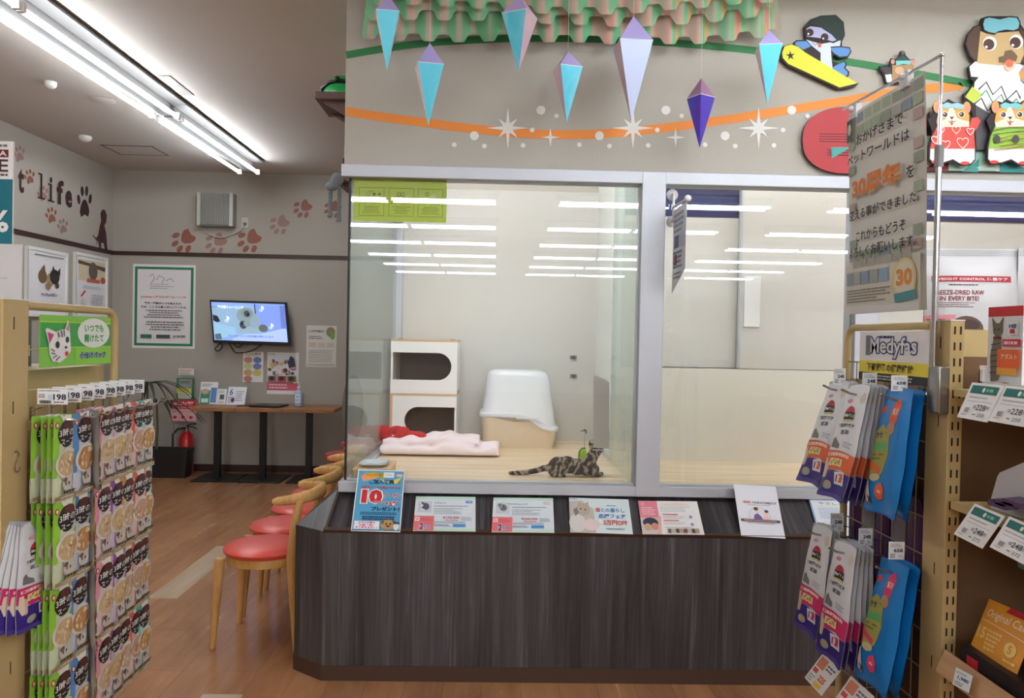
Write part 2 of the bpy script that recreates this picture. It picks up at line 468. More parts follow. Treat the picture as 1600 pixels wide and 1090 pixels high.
# display case frame
XP0, XP1 = onY(997, 527, 3.52).x, onY(1034, 527, 3.52).x
XR = onY(1331, 560, 3.52).x; XR1 = XR + .11
struct('trim_1', mb(ALU).box(X0W - .003, 8, 3.50, 3.60, 2.213, 2.27), bevel=.003)
struct('trim_2', mb(ALU).box(onY(528, 760, 3.5).x, 8, 3.50, 3.60, .781, .829), bevel=.003)
struct('trim_3', mb(ALU).box(XP0, XP1, 3.498, 3.62, .781, 2.269), bevel=.003)
struct('trim_4', mb(ALU).box(XR, XR1, 3.498, 3.62, .781, 2.269), bevel=.003)
struct('trim_5', mb(ALU).box(-.69, -.635, 5.18, 5.25, .80, 2.5), bevel=.003)  # aluminium corner post, also standing in for the glass-edge reflection
struct('trim_6', mb(ALU).box(-.70, -.655, 3.60, 5.25, .781, .812), bevel=.002)
XG = -.676
PANE_VEIL = M((206, 226, 216), .12, name='partition_glass_light_veil', alpha=.5)  # pale colour painted in for the bright compartment behind the clear pane
def window(n, panes, frame=None, gm=None):
    w_ = thing('window_%d' % n, None, None, panes[0][0]); tag(w_, kind='structure')
    for c, b_ in panes: mb(gm or GLASS).box(*b_).build('glass_pane', w_)
    if frame: frame(w_)
    return w_
def corner_seal(w_):
    mb(BLACK).box(XG - .008, XG + .001, 3.542, 3.556, .829, 2.213).build('corner_seal', w_)
    mb(ALU).box(XG - .01, XG + .004, 3.55, 5.25, 2.25, 2.27).build('top_rail', w_)
window(1, [((0, 3.55, .829), (XG, XP0, 3.545, 3.551, .829, 2.213))], corner_seal)
window(2, [((-.676, 4.2, .829), (XG - .003, XG + .003, 3.556, 5.18, .812, 2.25))], None, M((196, 214, 210), .03, name='side_glass_light_veil', alpha=.33))  # pale veil in the colour stands in for brightness reflected by clear glass
window(3, [((1.2, 3.55, .829), (XP1, XR, 3.545, 3.551, .829, 2.213))])
window(4, [((2.5, 3.55, .829), (XR1, 4.0, 3.545, 3.551, .829, 2.213))])
XQ = .672
def rail5(w_):
    mb(ALU).box(XQ - .005, XQ + .02, 4.44, 5.25, .80, .812).build('floor_rail', w_)
    mb(ALU).box(XQ - .004, XQ + .01, 3.62, 3.64, .80, 2.5).build('edge_strip', w_)
    mb(ALU).box(XQ + .006, XQ + .02, 4.40, 4.43, .80, 2.5).build('edge_strip', w_)
window(5, [((XQ, 4.2, .80), (XQ - .003, XQ + .003, 3.62, 4.42, .80, 2.5))], rail5, PANE_VEIL)
struct('floor_case', mb(CASEFLOOR).box(-.70, 4, 3.60, 5.25, .775, .80))
CREAM = M((230, 227, 217), .28, name='cream_panel', var=.015)
# right compartments: lower back panel, sliding doors above it
YD = 4.43
zs = onY(1180, 577, YD).z
struct('wall_case_lower', mb(CREAM).box(.70, 4, YD, YD + .03, .80, zs))
struct('wall_case_return', mb(M((232, 238, 234), .4, name='white_return_board')).box(.685, .73, YD + .03, 5.25, .80, 2.6))
NAVY = M((36, 44, 92), .4, name='navy_film')
for n, (xa, xb, dy, hx) in enumerate([(onY(1030, 560, YD).x, onY(1157, 560, YD).x, .06, None), (onY(1153, 560, YD).x, onY(1325, 560, YD).x, .0, 1)]):
    d = thing('door_%d' % (n + 1), None, None, ((xa + xb) / 2, YD + .03 + dy, zs)); tag(d, kind='structure')
    if n == 0: xa = .73
    dp = mb(M((210, 207, 200), .3, name='door_panel', var=.015)).box(xa, xb, YD + dy, YD + dy + .03, zs + .004, 2.46).build('door_panel', d)
    mb(ALU).box(xb - .012, xb, YD + dy - .004, YD + dy, zs + .004, 2.46).build('edge_strip', d)
    mb(ALU).box(xa, xa + .012, YD + dy - .004, YD + dy, zs + .004, 2.46).build('edge_strip', d)
    if n == 0:
        z1 = onY(1100, 339, YD + dy).z
        mb(NAVY).box(xa + .012, xb - .012, YD + dy - .003, YD + dy, z1, 2.44).build('navy_band', dp)
    else:
        a, b_ = onY(1163, 432, YD), onY(1186, 511, YD)
        mb(WHITE).box(a.x, b_.x, YD + dy - .012, YD + dy, b_.z, a.z).build('door_handle', dp, bevel=.002)
d = thing('door_3', None, None, (2.3, YD + .03, zs)); tag(d, kind='structure')
mb(M((210, 207, 200), .3, name='door_panel', var=.015)).box(onY(1325, 560, YD).x + .02, 4, YD + .03, YD + .06, zs + .004, 2.46).build('door_panel', d)
za, zb = onY(1520, 297, YD).z, onY(1520, 345, YD).z
mb(NAVY).box(onY(1338, 300, YD).x, 4, YD + .025, YD + .03, zb, za).build('navy_band', d)
struct('trim_7', mb(ALU).box(.70, 4, YD - .01, YD + .09, 2.455, 2.50))
struct('wall_case_top', mb(CREAM).box(.70, 4, YD, YD + .03, 2.50, ZC))

# counter under the case
ct = thing('display_counter', 'long charcoal wood-grain counter carrying the glass pet enclosure', 'counter', (1, 3.6, 0))
A, B, C_, D, E = (-.725, 3.32), (-.872, 3.43), (-.872, 5.33), (5, 5.33), (5, 3.32)
b = mb(LAM); b.prism([(x, y, .066) for x, y in (A, B, C_, D, E)], (0, 0, .581))
b.build('body', ct, smooth=False)
KICK = M((72, 50, 38), .55, name='brown_kick_board', var=.06)
b = mb(KICK); b.prism([(x, y, 0) for x, y in ((-.727, 3.317), (-.875, 3.429), (-.875, 5.33), (5, 5.33), (5, 3.317))], (0, 0, .066))
b.build('kick_base', ct, smooth=False)
A2, C2, E2 = (-.715, 3.545), (-.715, 5.33), (5, 3.545)
z0, z1 = .647, .781
v = [(*A, z0), (*B, z0), (*C_, z0), (*D, z0), (*E, z0), (*A2, z1), (*C2, z1), (5, 5.33, z1), (*E2, z1)]
b = mb(LAM2); b.add(v, [(0, 4, 8, 5), (0, 5, 1), (1, 5, 6, 2), (5, 8, 7, 6), (2, 6, 7, 3), (3, 7, 8, 4)])
b.build('sloping_top', ct, smooth=False)
SL = V((0, .225, .134)).normalized(); SN = V((0, -.134, .225)).normalized()
b = mb(KICK); b.obox(V((2.14, 3.322, .653)), (1, 0, 0), SL, SN, 2.865, .008, .009)
p0 = V((-.725, 3.32, .653)); p1 = V((-.712, 3.545, .787)); dd = (p1 - p0)
b.obox((p0 + p1) / 2 + V((.01, 0, 0)), dd.normalized(), V((1, 0, 0)), dd.normalized().cross(V((1, 0, 0))), dd.length / 2, .005, .008)
b.build('paper_ledge', ct)

# ------------------------------------------------------------------ ceiling lights
TM = M((244, 251, 255), .5, name='lit_tube', emit=TUBE)
TMC = M((250, 251, 255), .5, name='lit_case_tube', emit=CASETUBE)
TMD = M((250, 251, 255), .5, name='dim_case_tube', emit=CASETUBE * .62)
HOUS = M((222, 220, 218), .35, name='white_enamel', var=.02); HOUS2 = M((92, 89, 88), .5, name='grey_enamel', var=.02)
def fixture(p0, p1, label, group, tm=TM, joints=1, drop=.1):
    p0, p1 = V(p0), V(p1); ax = (p1 - p0).normalized(); sd = ax.cross(V((0, 0, 1))); L = (p1 - p0).length
    t = thing('ceiling_light', label, 'ceiling light', (p0 + p1) / 2 + V((0, 0, 0)), group)
    c = (p0 + p1) / 2; up = V((0, 0, 1))
    b = mb(HOUS2); b.obox(c + up * .055, ax, sd, up, L / 2, .034, .045); hs = b.build('housing', t, bevel=.004)
    b = mb(HOUS2); b.obox(c + up * (drop + .008), ax, sd, up, L / 2 + .02, .14, .008); b.build('ceiling_pan', t, bevel=.003)
    n = 2 if joints else 1
    for k in (-1, 1):
        for i in range(n):
            a = p0 + ax * (L * i / n + .02) + sd * .09 * k; e = p0 + ax * (L * (i + 1) / n - .02) + sd * .09 * k
            mb(tm).cyl(a, e, .0135, n=8).build('tube', t)
            for q in (a, e): mb(HOUS).obox(q + up * .005, ax, sd, up, .012, .018, .022).build("tube_holder", hs)
    return t
pe = onZ(392, 270, 3.07); pj = onZ(258, 184, 3.07)
XF = (pe.x + pj.x) / 2
fixture((XF, pj.y + .02, 3.07), (XF, pe.y, 3.07), 'twin-tube ceiling light at the far end of the aisle run', None, joints=0)
fixture((XF, pj.y - 2 * (pe.y - pj.y), 3.07), (XF, pj.y - .02, 3.07), 'twin-tube ceiling light nearest the camera in the aisle run', None, joints=1)
k = 0
for y in (2.1, .1, -1.9, -4.0, -5.95, -7.95, -9.95, -12.0):
    for xa, xb in ((-2.52, 0), (.69, 3.2), (3.88, 6.4)):
        if y > 0 and xa < 0: continue
        if y > 2 and xa < 3: xa = xa + .0
        fixture((xa, y, 3.07), (xb, y, 3.07), 'twin-tube ceiling light over the shop floor behind the camera', 'rows of shop ceiling lights')
for xa, xb in ((-.55, .55), (.85, 1.65), (1.9, 3.4)):
    fixture((xa, 4.0, 2.95), (xb, 4.0, 2.95), 'twin-tube light above the pet enclosure behind the upper wall', 'lights over the enclosure', tm=TMC if xa < 0 else TMD, joints=0)
# ------------------------------------------------------------------ stickers on the upper wall
YS = YW - .001
fs2 = lambda x, y: onY(x, y, YW - .0025)
fm = lambda x, y: onY(x, y, YS)
NY = V((0, -1, 0))
def sticker(name, sh, label, cat='wall sticker', group=None, fmap=None, n=None, eps=.0002, parent=None):
    o = sh.build(name, base='none', outline='none', fmap=fmap or fm, n=n or NY, eps=eps, parent=parent)
    return tag(o, label, cat, group) if parent is None else o
def smooth_curve(pts, k=6):
    out = []
    P = [V((p[0], p[1])) for p in pts]
    for i in range(len(P) - 1):
        a, b_, c, d = P[max(i - 1, 0)], P[i], P[i + 1], P[min(i + 2, len(P) - 1)]
        for j in range(k):
            t = j / k
            out.append(.5 * ((2 * b_) + (c - a) * t + (2 * a - 5 * b_ + 4 * c - d) * t * t + (3 * b_ - a - 3 * c + d) * t ** 3))
    out.append(P[-1]); return [(p.x, p.y) for p in out]
s = Sheet(1600, 1090); s.line(smooth_curve([(541, 86), (600, 76), (660, 68), (730, 63), (800, 60), (900, 60), (1000, 64), (1100, 71), (1180, 79), (1260, 88), (1340, 99), (1420, 113), (1480, 124), (1530, 134)]), 11.5, M((52, 132, 78), .6))
sticker('green_wave_sticker', s, 'long green wave stripe along the top of the upper wall')
s = Sheet(1600, 1090)
c = smooth_curve([(541, 174), (600, 183), (660, 191), (730, 200), (800, 207), (860, 210), (930, 209.5), (1000, 204), (1060, 197), (1120, 189), (1200, 177), (1280, 164), (1340, 154), (1400, 144), (1450, 138), (1506, 135)])
top = [(x, y - 7) for x, y in c]; bot = [(x, y + 7) for x, y in c]
top[-1] = bot[-1] = c[-1]; top[-3] = (c[-3][0], c[-3][1] - 5); bot[-3] = (c[-3][0], c[-3][1] + 5)
vs = top + bot; L = len(top)
s._add(vs, [(i, i + 1, L + i + 1, L + i) for i in range(L - 1)], M((240, 146, 60), .6))
sticker('orange_wave_sticker', s, 'long orange wave stripe sweeping below the hanging foil diamonds')
SNOW = M((232, 232, 228), .6)
def star_pts(cx, cy, r, n, inner, alt=None):
    out = []
    for i in range(2 * n):
        a = math.pi * i / n - math.pi / 2; rr = r if i % 2 == 0 else inner
        if alt and i % 4 == 2: rr = alt
        out.append((cx + rr * math.cos(a), cy + rr * math.sin(a)))
    return out
names = ['under the second and third foil diamonds', 'under the largest foil diamond', 'under the foil diamond hanging by the snowboard', 'beside the red oval board']
for k, x0 in enumerate((793.5, 989, 1185.5)):
    t = thing('star_cluster_sticker', 'white starburst sticker with snow dots, ' + names[k], 'wall sticker', onY(x0, 228, YS), 'star and snow stickers')
    s = Sheet(9, 9); s.poly(star_pts(x0, 200, 33, 8, 8, 21), SNOW); sticker('large_star', s, '', parent=t, fmap=fs2)
    if k < 2:
        s = Sheet(9, 9); s.poly(star_pts(x0 + 66.5, 214.5, 15, 4, 3), SNOW); sticker('small_star', s, '', parent=t, fmap=fs2)
    ds = [(51.5, -28, 7), (76, -19, 3.5), (-52.5, 12, 7), (-83.8, 26, 3.7), (-36.7, 28, 3.7), (38, 3, 3.7), (23.8, 27, 3.7)]
    for dx, dy, r in ds:
        s = Sheet(9, 9); s.ell(x0 + dx, 200 + dy, r, r, SNOW, 18); sticker('snow_dot', s, '', parent=t, fmap=fs2)

# ------------------------------------------------------------------ cut-out boards of winter animals
YC = YW - .03
fc = lambda x, y: onY(x, y, YC)
INK = M((38, 26, 30), .6)
def board(name, s, outline, label, Y=YC, thick=.012, base=INK, back=None):
    p = [onY(x, y, Y) for x, y in outline]; cx = sum(q.x for q in p) / len(p); cz = sum(q.z for q in p) / len(p)
    t = thing(name, label, 'cut-out board', (cx, YW, min(q.z for q in p)))
    f = lambda x, y: onY(x, y, Y)
    s.build('printed_board', fmap=f, n=NY, outline=outline, base=base, thick=thick, eps=.0003, parent=t)
    mb(WHITE).box(cx - .02, cx + .02, Y + thick, back or YW, cz - .02, cz + .02).build('foam_spacer', t)
    return t
def Z2(pts, s=3.6325, ox=1200, oy=0): return [(ox + x / s, oy + y / s) for x, y in pts]
# red oval board
s = Sheet(9, 9)
oval = [(1320 + 66 * math.cos(R(a)) * (1 if math.cos(R(a)) < 0 else 1.5), 219 + 52 * math.copysign(abs(math.sin(R(a))) ** .8, math.sin(R(a)))) for a in range(0, 360, 10)]
s.poly(oval, M((180, 38, 46), .5))
for i, y in enumerate((209, 213, 217, 221, 234, 238, 242)): s.line([(1280 if i < 4 else 1292, y), (1400, y + 2)], 1, INK)
s.poly([(1298, 230), (1330, 230), (1299, 248)], M((60, 160, 150), .5))
board('snow_tube_board', s, oval, 'red oval cut-out board with dark lines behind the anniversary banner')
# dolphin on a snowboard
s = Sheet(9, 9)
out = Z2([(205, 150), (240, 110), (300, 88), (385, 84), (430, 125), (437, 200), (420, 235), (420, 262), (465, 268), (474, 295), (455, 325), (405, 330), (372, 310), (362, 345), (400, 358), (436, 345), (448, 365), (440, 385), (462, 408), (458, 432), (440, 440), (515, 474), (495, 492), (403, 506), (110, 372), (72, 330), (66, 300), (85, 262), (130, 250), (150, 255), (145, 240), (160, 228), (212, 226)])
s.poly(Z2([(350, 272), (420, 268), (462, 275), (466, 295), (450, 318), (408, 322), (372, 300)]), M((92, 148, 214), .5))
s.poly(Z2([(362, 385), (402, 362), (432, 350), (440, 366), (430, 386), (452, 408), (450, 428), (430, 432), (380, 408)]), M((92, 148, 214), .5))
s.poly(Z2([(160, 236), (215, 233), (245, 262), (200, 282), (152, 252)]), M((92, 148, 214), .5))
s.poly(Z2([(215, 225), (300, 250), (412, 230), (408, 262), (355, 265), (360, 330), (366, 392), (340, 375), (298, 352), (298, 300), (250, 262)]), M((214, 226, 240), .5))
s.poly(Z2([(212, 160), (240, 142), (300, 150), (380, 200), (400, 232), (370, 246), (300, 225), (215, 215)]), INK)
s.poly(Z2([(218, 164), (240, 150), (300, 158), (372, 205), (388, 228), (366, 236), (305, 218), (222, 208)]), M((184, 188, 224), .5))
s.poly(Z2([(238, 135), (290, 95), (382, 90), (425, 128), (430, 200), (412, 230), (388, 228), (330, 165)]), M((20, 46, 34), .5))
for ex, ey in ((236, 185), (320, 212)):
    s.ell(*Z2([(ex, ey)])[0], 6, 6, M((60, 34, 26), .4)); s.ell(*Z2([(ex - 8, ey + 8)])[0], 1.5, 1.5, WHITE)
s.line(Z2([(248, 238), (262, 256), (288, 248)]), .8, INK); s.ell(*Z2([(292, 258)])[0], 2.3, 3.8, M((226, 90, 72), .5))
s.poly(Z2([(78, 300), (92, 265), (130, 254), (170, 268), (210, 300), (505, 474), (404, 498), (112, 364), (82, 330)]), M((226, 226, 52), .5))
s.poly([(1234.5 + (7.5 if i % 2 == 0 else 2.6) * math.cos(R(-95 + 36 * i)), 87.5 + (8 if i % 2 == 0 else 2.8) * math.sin(R(-95 + 36 * i))) for i in range(10)], INK)
board('dolphin_board', s, out, 'cut-out of a blue dolphin in a dark cap riding a yellow snowboard')
# small bear peeking over the banner rod
s = Sheet(9, 9)
out = Z2([(632, 375), (660, 372), (690, 378), (694, 350), (700, 330), (720, 335), (745, 318), (752, 290), (765, 287), (778, 295), (782, 315), (806, 338), (826, 334), (832, 352), (820, 368), (830, 400), (830, 470), (668, 470), (655, 415), (636, 396)])
s.poly(Z2([(640, 380), (694, 384), (700, 420), (664, 415)]), M((52, 54, 58), .5)); s.poly(Z2([(664, 424), (700, 420), (705, 466), (674, 468)]), M((230, 230, 232), .5))
s.ell(*Z2([(708, 350)])[0], 3, 4, M((224, 150, 130), .5)); s.ell(*Z2([(818, 352)])[0], 3, 4, M((224, 150, 130), .5))
s.poly(Z2([(704, 370), (826, 366), (826, 465), (704, 466)]), M((172, 138, 92), .5)); s.ell(*Z2([(745, 400)])[0], 7, 6, M((214, 172, 138), .5))
s.poly(Z2([(720, 345), (762, 312), (808, 344), (806, 352), (720, 352)]), M((34, 70, 58), .5)); s.ell(*Z2([(765, 300)])[0], 3, 3, M((90, 90, 90), .5))
s.poly(Z2([(724, 346), (808, 344), (806, 368), (766, 364), (726, 372)]), M((122, 206, 206), .5))
board('bear_board', s, out, 'small cut-out of a bear in a green bobble hat behind the banner rod')
# green base board with mountains
s = Sheet(9, 9)
out = [(1440, 205), (1447, 190), (1452, 175), (1456, 206), (1490, 218), (1700, 215), (1700, 271), (1440, 268)]
s.poly([(1441, 212), (1700, 217), (1700, 269), (1441, 266)], M((168, 212, 194), .5))
for q, cc in (([(1441, 266), (1482, 240), (1482, 268)], (120, 36, 40)), ([(1448, 176), (1453, 188), (1450, 200), (1444, 204)], (110, 40, 44)), ([(1502, 268), (1530, 248), (1528, 269)], (64, 156, 150)), ([(1562, 250), (1600, 262), (1600, 270), (1562, 269)], (52, 148, 148)), ([(1525, 262), (1560, 250), (1560, 268)], (206, 230, 220))): s.poly(q, M(cc, .5))
board('mountain_board', s, out, 'pale green cut-out mountain base board behind the hamsters', Y=YW - .016, thick=.008)
# pug
s = Sheet(9, 9); q = lambda pts: Z2(pts, 3.894, 1440, 0)
out = q([(355, 150), (365, 110), (400, 98), (560, 98), (592, 115), (604, 150), (640, 200), (660, 260), (655, 360), (615, 400), (590, 440), (596, 480), (640, 520), (700, 560), (700, 900), (330, 915), (325, 820), (300, 640), (258, 600), (255, 570), (290, 545), (320, 500), (296, 475), (282, 410), (318, 372), (290, 340), (266, 270), (280, 210), (320, 158)])
s.poly(q([(330, 640), (440, 700), (420, 800), (395, 910), (335, 908), (330, 820)]), M((74, 72, 76), .5))
s.poly(q([(322, 165), (356, 160), (350, 250), (335, 370), (300, 340), (272, 270), (286, 212)]), M((84, 58, 42), .5))
s.poly(q([(596, 165), (640, 210), (655, 280), (640, 370), (615, 380), (612, 250)]), M((84, 58, 42), .5))
s.poly(q([(290, 405), (325, 375), (600, 390), (618, 402), (590, 440), (600, 490), (640, 530), (640, 700), (440, 705), (330, 640), (310, 600), (322, 500), (346, 470), (300, 466)]), M((232, 232, 234), .5))
s.poly(q([(356, 190), (400, 205), (590, 190), (616, 240), (622, 330), (600, 385), (470, 398), (336, 385), (345, 300)]), M((206, 176, 122), .5))
for col, dy, xs in (((60, 44, 50), 0, None), ((60, 150, 110), 50, None)):
    s.line(q([(345, 545 + dy), (392, 500 + dy), (432, 576 + dy), (484, 526 + dy), (518, 606 + dy), (576, 552 + dy), (600, 600 + dy)]), 2.4, M(col, .5))
s.line(q([(310, 640), (362, 598), (400, 676), (446, 632)]), 2.4, M((60, 44, 50), .5))
s.poly(q([(262, 590), (306, 528), (360, 570), (352, 598), (315, 630)]), M((196, 214, 72), .5))
s.poly(q([(592, 440), (620, 430), (640, 500), (596, 470)]), M((244, 156, 72), .5))
for ex, ey in ((410, 268), (570, 258)):
    p_ = q([(ex, ey)])[0]; s.ell(p_[0] + .5, p_[1] - .5, 11, 11.5, M((240, 238, 234), .5)); s.ell(p_[0] - 1, p_[1] + 1, 8.6, 8.6, M((78, 48, 38), .4)); s.ell(p_[0] - 5, p_[1] + 5, 2.2, 2.2, WHITE)
s.poly(q([(500, 340), (505, 312), (540, 305), (560, 320), (580, 345), (570, 375), (535, 365), (500, 385), (468, 380), (466, 350)]), M((112, 88, 62), .5))
s.ell(*q([(528, 402)])[0], 8, 8, M((238, 206, 170), .5)); s.ell(*q([(528, 388)])[0], 6.5, 6.5, M((232, 112, 86), .5))
gog = [(362, 150), (372, 112), (400, 102), (470, 116), (530, 100), (580, 104), (598, 140), (590, 180), (560, 194), (510, 188), (460, 200), (440, 214), (395, 205), (370, 190)]
s.poly(q(gog), INK); cxg = 480; cyg = 155
s.poly(q([(cxg + (x - cxg) * .93, cyg + (y - cyg) * .84) for x, y in gog]), M((122, 196, 210), .35))
board('pug_board', s, out, 'tall cut-out of a tan pug in goggles and zigzag white sweater', Y=YW - .036)
# two hamsters
def hamster(ox, body, hearts, label, gogc):
    s = Sheet(9, 9); q = lambda pts: Z2([(x + ox, y) for x, y in pts], 3.894, 1440, 0)
    out = q([(90, 612), (115, 616), (140, 625), (165, 602), (200, 622), (225, 620), (250, 626), (268, 610), (295, 628), (304, 665), (290, 690), (306, 712), (340, 706), (362, 735), (350, 762), (330, 790), (322, 830), (330, 910), (328, 975), (300, 1004), (240, 1006), (190, 978), (130, 998), (70, 996), (42, 972), (44, 890), (66, 800), (40, 730), (70, 690), (84, 690), (70, 650)])
    s.ell(*q([(95, 650)])[0], 6, 9.5, M((240, 166, 72), .5)); s.ell(*q([(97, 656)])[0], 3.6, 6, M((236, 140, 140), .5))
    s.ell(*q([(275, 655)])[0], 6, 9.5, M((240, 166, 72), .5)); s.ell(*q([(276, 660)])[0], 3.6, 6, M((236, 140, 140), .5))
    s.poly(q([(52, 905), (322, 905), (322, 968), (298, 994), (240, 998), (190, 968), (130, 988), (75, 988), (50, 968)]), M((238, 236, 236), .5))
    s.ell(*q([(85, 985)])[0], 7, 2.6, M((220, 60, 56), .5)); s.ell(*q([(262, 992)])[0], 7, 2.8, M((220, 60, 56), .5))
    s.poly(q([(92, 768), (290, 765), (302, 720), (340, 712), (358, 738), (336, 782), (316, 800), (324, 905), (50, 905), (64, 830)]), body)
    s.poly(q([(100, 680), (120, 655), (180, 650), (258, 660), (288, 700), (288, 760), (96, 768), (88, 740)]), M((240, 170, 74), .5))
    s.poly(q([(168, 652), (190, 652), (215, 720), (288, 742), (286, 772), (96, 774), (90, 748), (145, 724)]), M((246, 232, 206), .5))
    for ex in (140, 240): s.ell(*q([(ex, 698)])[0], 5, 5, M((246, 240, 230), .5)); s.ell(*q([(ex, 698)])[0], 3.9, 3.9, M((70, 40, 34), .5)); s.ell(*q([(ex - 5, 694)])[0], 1, 1, WHITE)
    s.poly(q([(168, 712), (194, 712), (181, 728)]), INK); s.line(q([(160, 738), (172, 744), (181, 734), (190, 744), (204, 738)]), .8, INK)
    s.ell(*q([(180, 752)])[0], 1.6, 3, M((220, 60, 56), .5))
    s.poly(q([(118, 640), (150, 624), (180, 634), (215, 626), (252, 640), (250, 664), (214, 668), (184, 652), (152, 664), (124, 656)]), gogc)
    if hearts:
        for hx, hy, hs in ((245, 868, 1.25), (205, 790, .9), (140, 880, 1), (80, 850, .9), (110, 795, .8), (290, 800, .8)):
            pts = [(hx + hs * 28 * math.sin(R(t)) ** 3, hy - hs * (25 * math.cos(R(t)) - 9 * math.cos(R(2 * t)) - 4 * math.cos(R(3 * t)))) for t in range(0, 360, 20)]
            s.line(q(pts), 1.3, M((244, 226, 218), .5), True)
    else:
        rg = random.Random(4)
        for i in range(16):
            y = 785 + i * 8; x = 60 + rg.random() * 60
            s.line(q([(x, y + 10), (x + 90, y - 12 + rg.random() * 20), (x + 200, y - 20 + rg.random() * 20)]), .8, M(((150, 46, 50), (60, 150, 60), (210, 220, 60))[i % 3], .5))
        for hx in (95, 210): s.ell(*q([(hx, 850)])[0], 5, 6.5, M((60, 62, 66), .5))
    board('hamster_board', s, out, label, Y=YW - .062, back=YW - .0365)
hamster(0, M((226, 74, 62), .5), True, 'cut-out of an orange hamster in a red heart-pattern top beside the pole', M((150, 200, 222), .4))
hamster(354, M((150, 196, 62), .5), False, 'cut-out of an orange hamster in a scribbled lime green top', M((120, 200, 206), .4))

# ------------------------------------------------------------------ iridescent foil curtain and hanging diamonds
def m_iris(name, stops, metal=.6, rough=.22, alpha=1, nscale=8, namt=.35, base=None):
    m, nt, b = nodemat(name)
    lw = N(nt, 'ShaderNodeLayerWeight'); lw.inputs[0].default_value = .5
    nz = noise(nt, mapping(nt, (nscale, nscale, nscale * .4)), 1, 3, .5, .6)
    ma = N(nt, 'ShaderNodeMath', operation='MULTIPLY_ADD'); nt.links.new(nz, ma.inputs[0]); ma.inputs[1].default_value = namt; nt.links.new(lw.outputs['Facing'], ma.inputs[2])
    mb_ = N(nt, 'ShaderNodeMath', operation='SUBTRACT'); nt.links.new(ma.outputs[0], mb_.inputs[0]); mb_.inputs[1].default_value = namt * .5
    nt.links.new(ramp(nt, stops, mb_.outputs[0]), b.inputs['Base Color'])
    b.inputs['Metallic'].default_value = metal; b.inputs['Roughness'].default_value = rough; b.inputs['Alpha'].default_value = alpha
    return m
FILM = m_iris('iridescent_film', [(0, (250, 190, 176)), (.1, (226, 206, 190)), (.2, (150, 220, 176)), (.33, (130, 228, 168)), (.42, (250, 196, 140)), (.55, (246, 172, 180)), (.72, (246, 236, 140)), (.9, (150, 226, 232))], .25, .12, .82, 2.2, .45)
t = thing('foil_curtain', 'iridescent scalloped foil valance hanging along the top of the wall', 'foil garland', onY(890, 60, 3.4))
for li, (Yl, base_y, amp, per, x0, x1) in enumerate(((3.45, 50, 8, 47, 566, 1222), (3.405, 20, 10, 53, 572, 1216), (3.36, 2, 8, 50, 576, 1212))):
    nu = 300; rg = random.Random(li + 3)
    def fn(u, v, Yl=Yl, base_y=base_y, amp=amp, per=per, x0=x0, x1=x1, li=li):
        x = x0 + (x1 - x0) * u; ph = 2 * math.pi * x / per + li
        arch = 14 * math.sin(math.pi * u) * (1 if li == 0 else .8)
        edge = base_y + arch + amp * math.tanh(2.2 * math.sin(ph)) + 4 * math.sin(x * .013 + li)
        p = onY(x, edge, Yl)
        top = 3.17
        p.z = top + (p.z - top) * v
        f = 1 - v
        p.x += (.03 * f if u < .04 else 0) - (.03 * f if u > .96 else 0)
        p.y -= .016 * math.sin(ph) + .005 * math.sin(x * .05)
        return p
    b = mb(FILM).grid(fn, nu, 8); b.build('scalloped_layer', t)
b = mb(HOUS).box(onY(566, 0, 3.4).x, onY(1222, 0, 3.4).x, 3.33, 3.48, 3.16, 3.2).build('ceiling_batten', t)
CY = m_iris('iridescent_cyan_foil', [(0, (84, 206, 232)), (.12, (120, 216, 238)), (.3, (170, 212, 238)), (.5, (220, 188, 208)), (.8, (240, 200, 206))], .1, .3, 1, 14, .6)
PU = m_iris('iridescent_lilac_foil', [(0, (176, 168, 236)), (.4, (186, 178, 238)), (.8, (214, 176, 216))], .1, .35, 1, 14, .15)
DP = m_iris('iridescent_violet_foil', [(0, (84, 40, 190)), (.25, (104, 80, 214)), (.45, (70, 100, 200)), (.7, (230, 180, 180)), (1, (240, 214, 190))], .5, .2, 1, 18, .5)
PL = m_iris('iridescent_pale_foil', [(0, (196, 210, 244)), (.15, (172, 216, 240)), (.4, (206, 206, 238)), (.8, (232, 190, 200))], .1, .3, 1, 10, .6)
EDGE = M((236, 240, 240), .3, name='white_foil_edge')
where = ['beside the curtain end', 'second from the wall corner, low', 'turned to show its side, by the valance middle', 'third-row small one above the dots', 'the largest and longest', 'deep violet, hanging lowest', 'beside the dolphin cut-out']
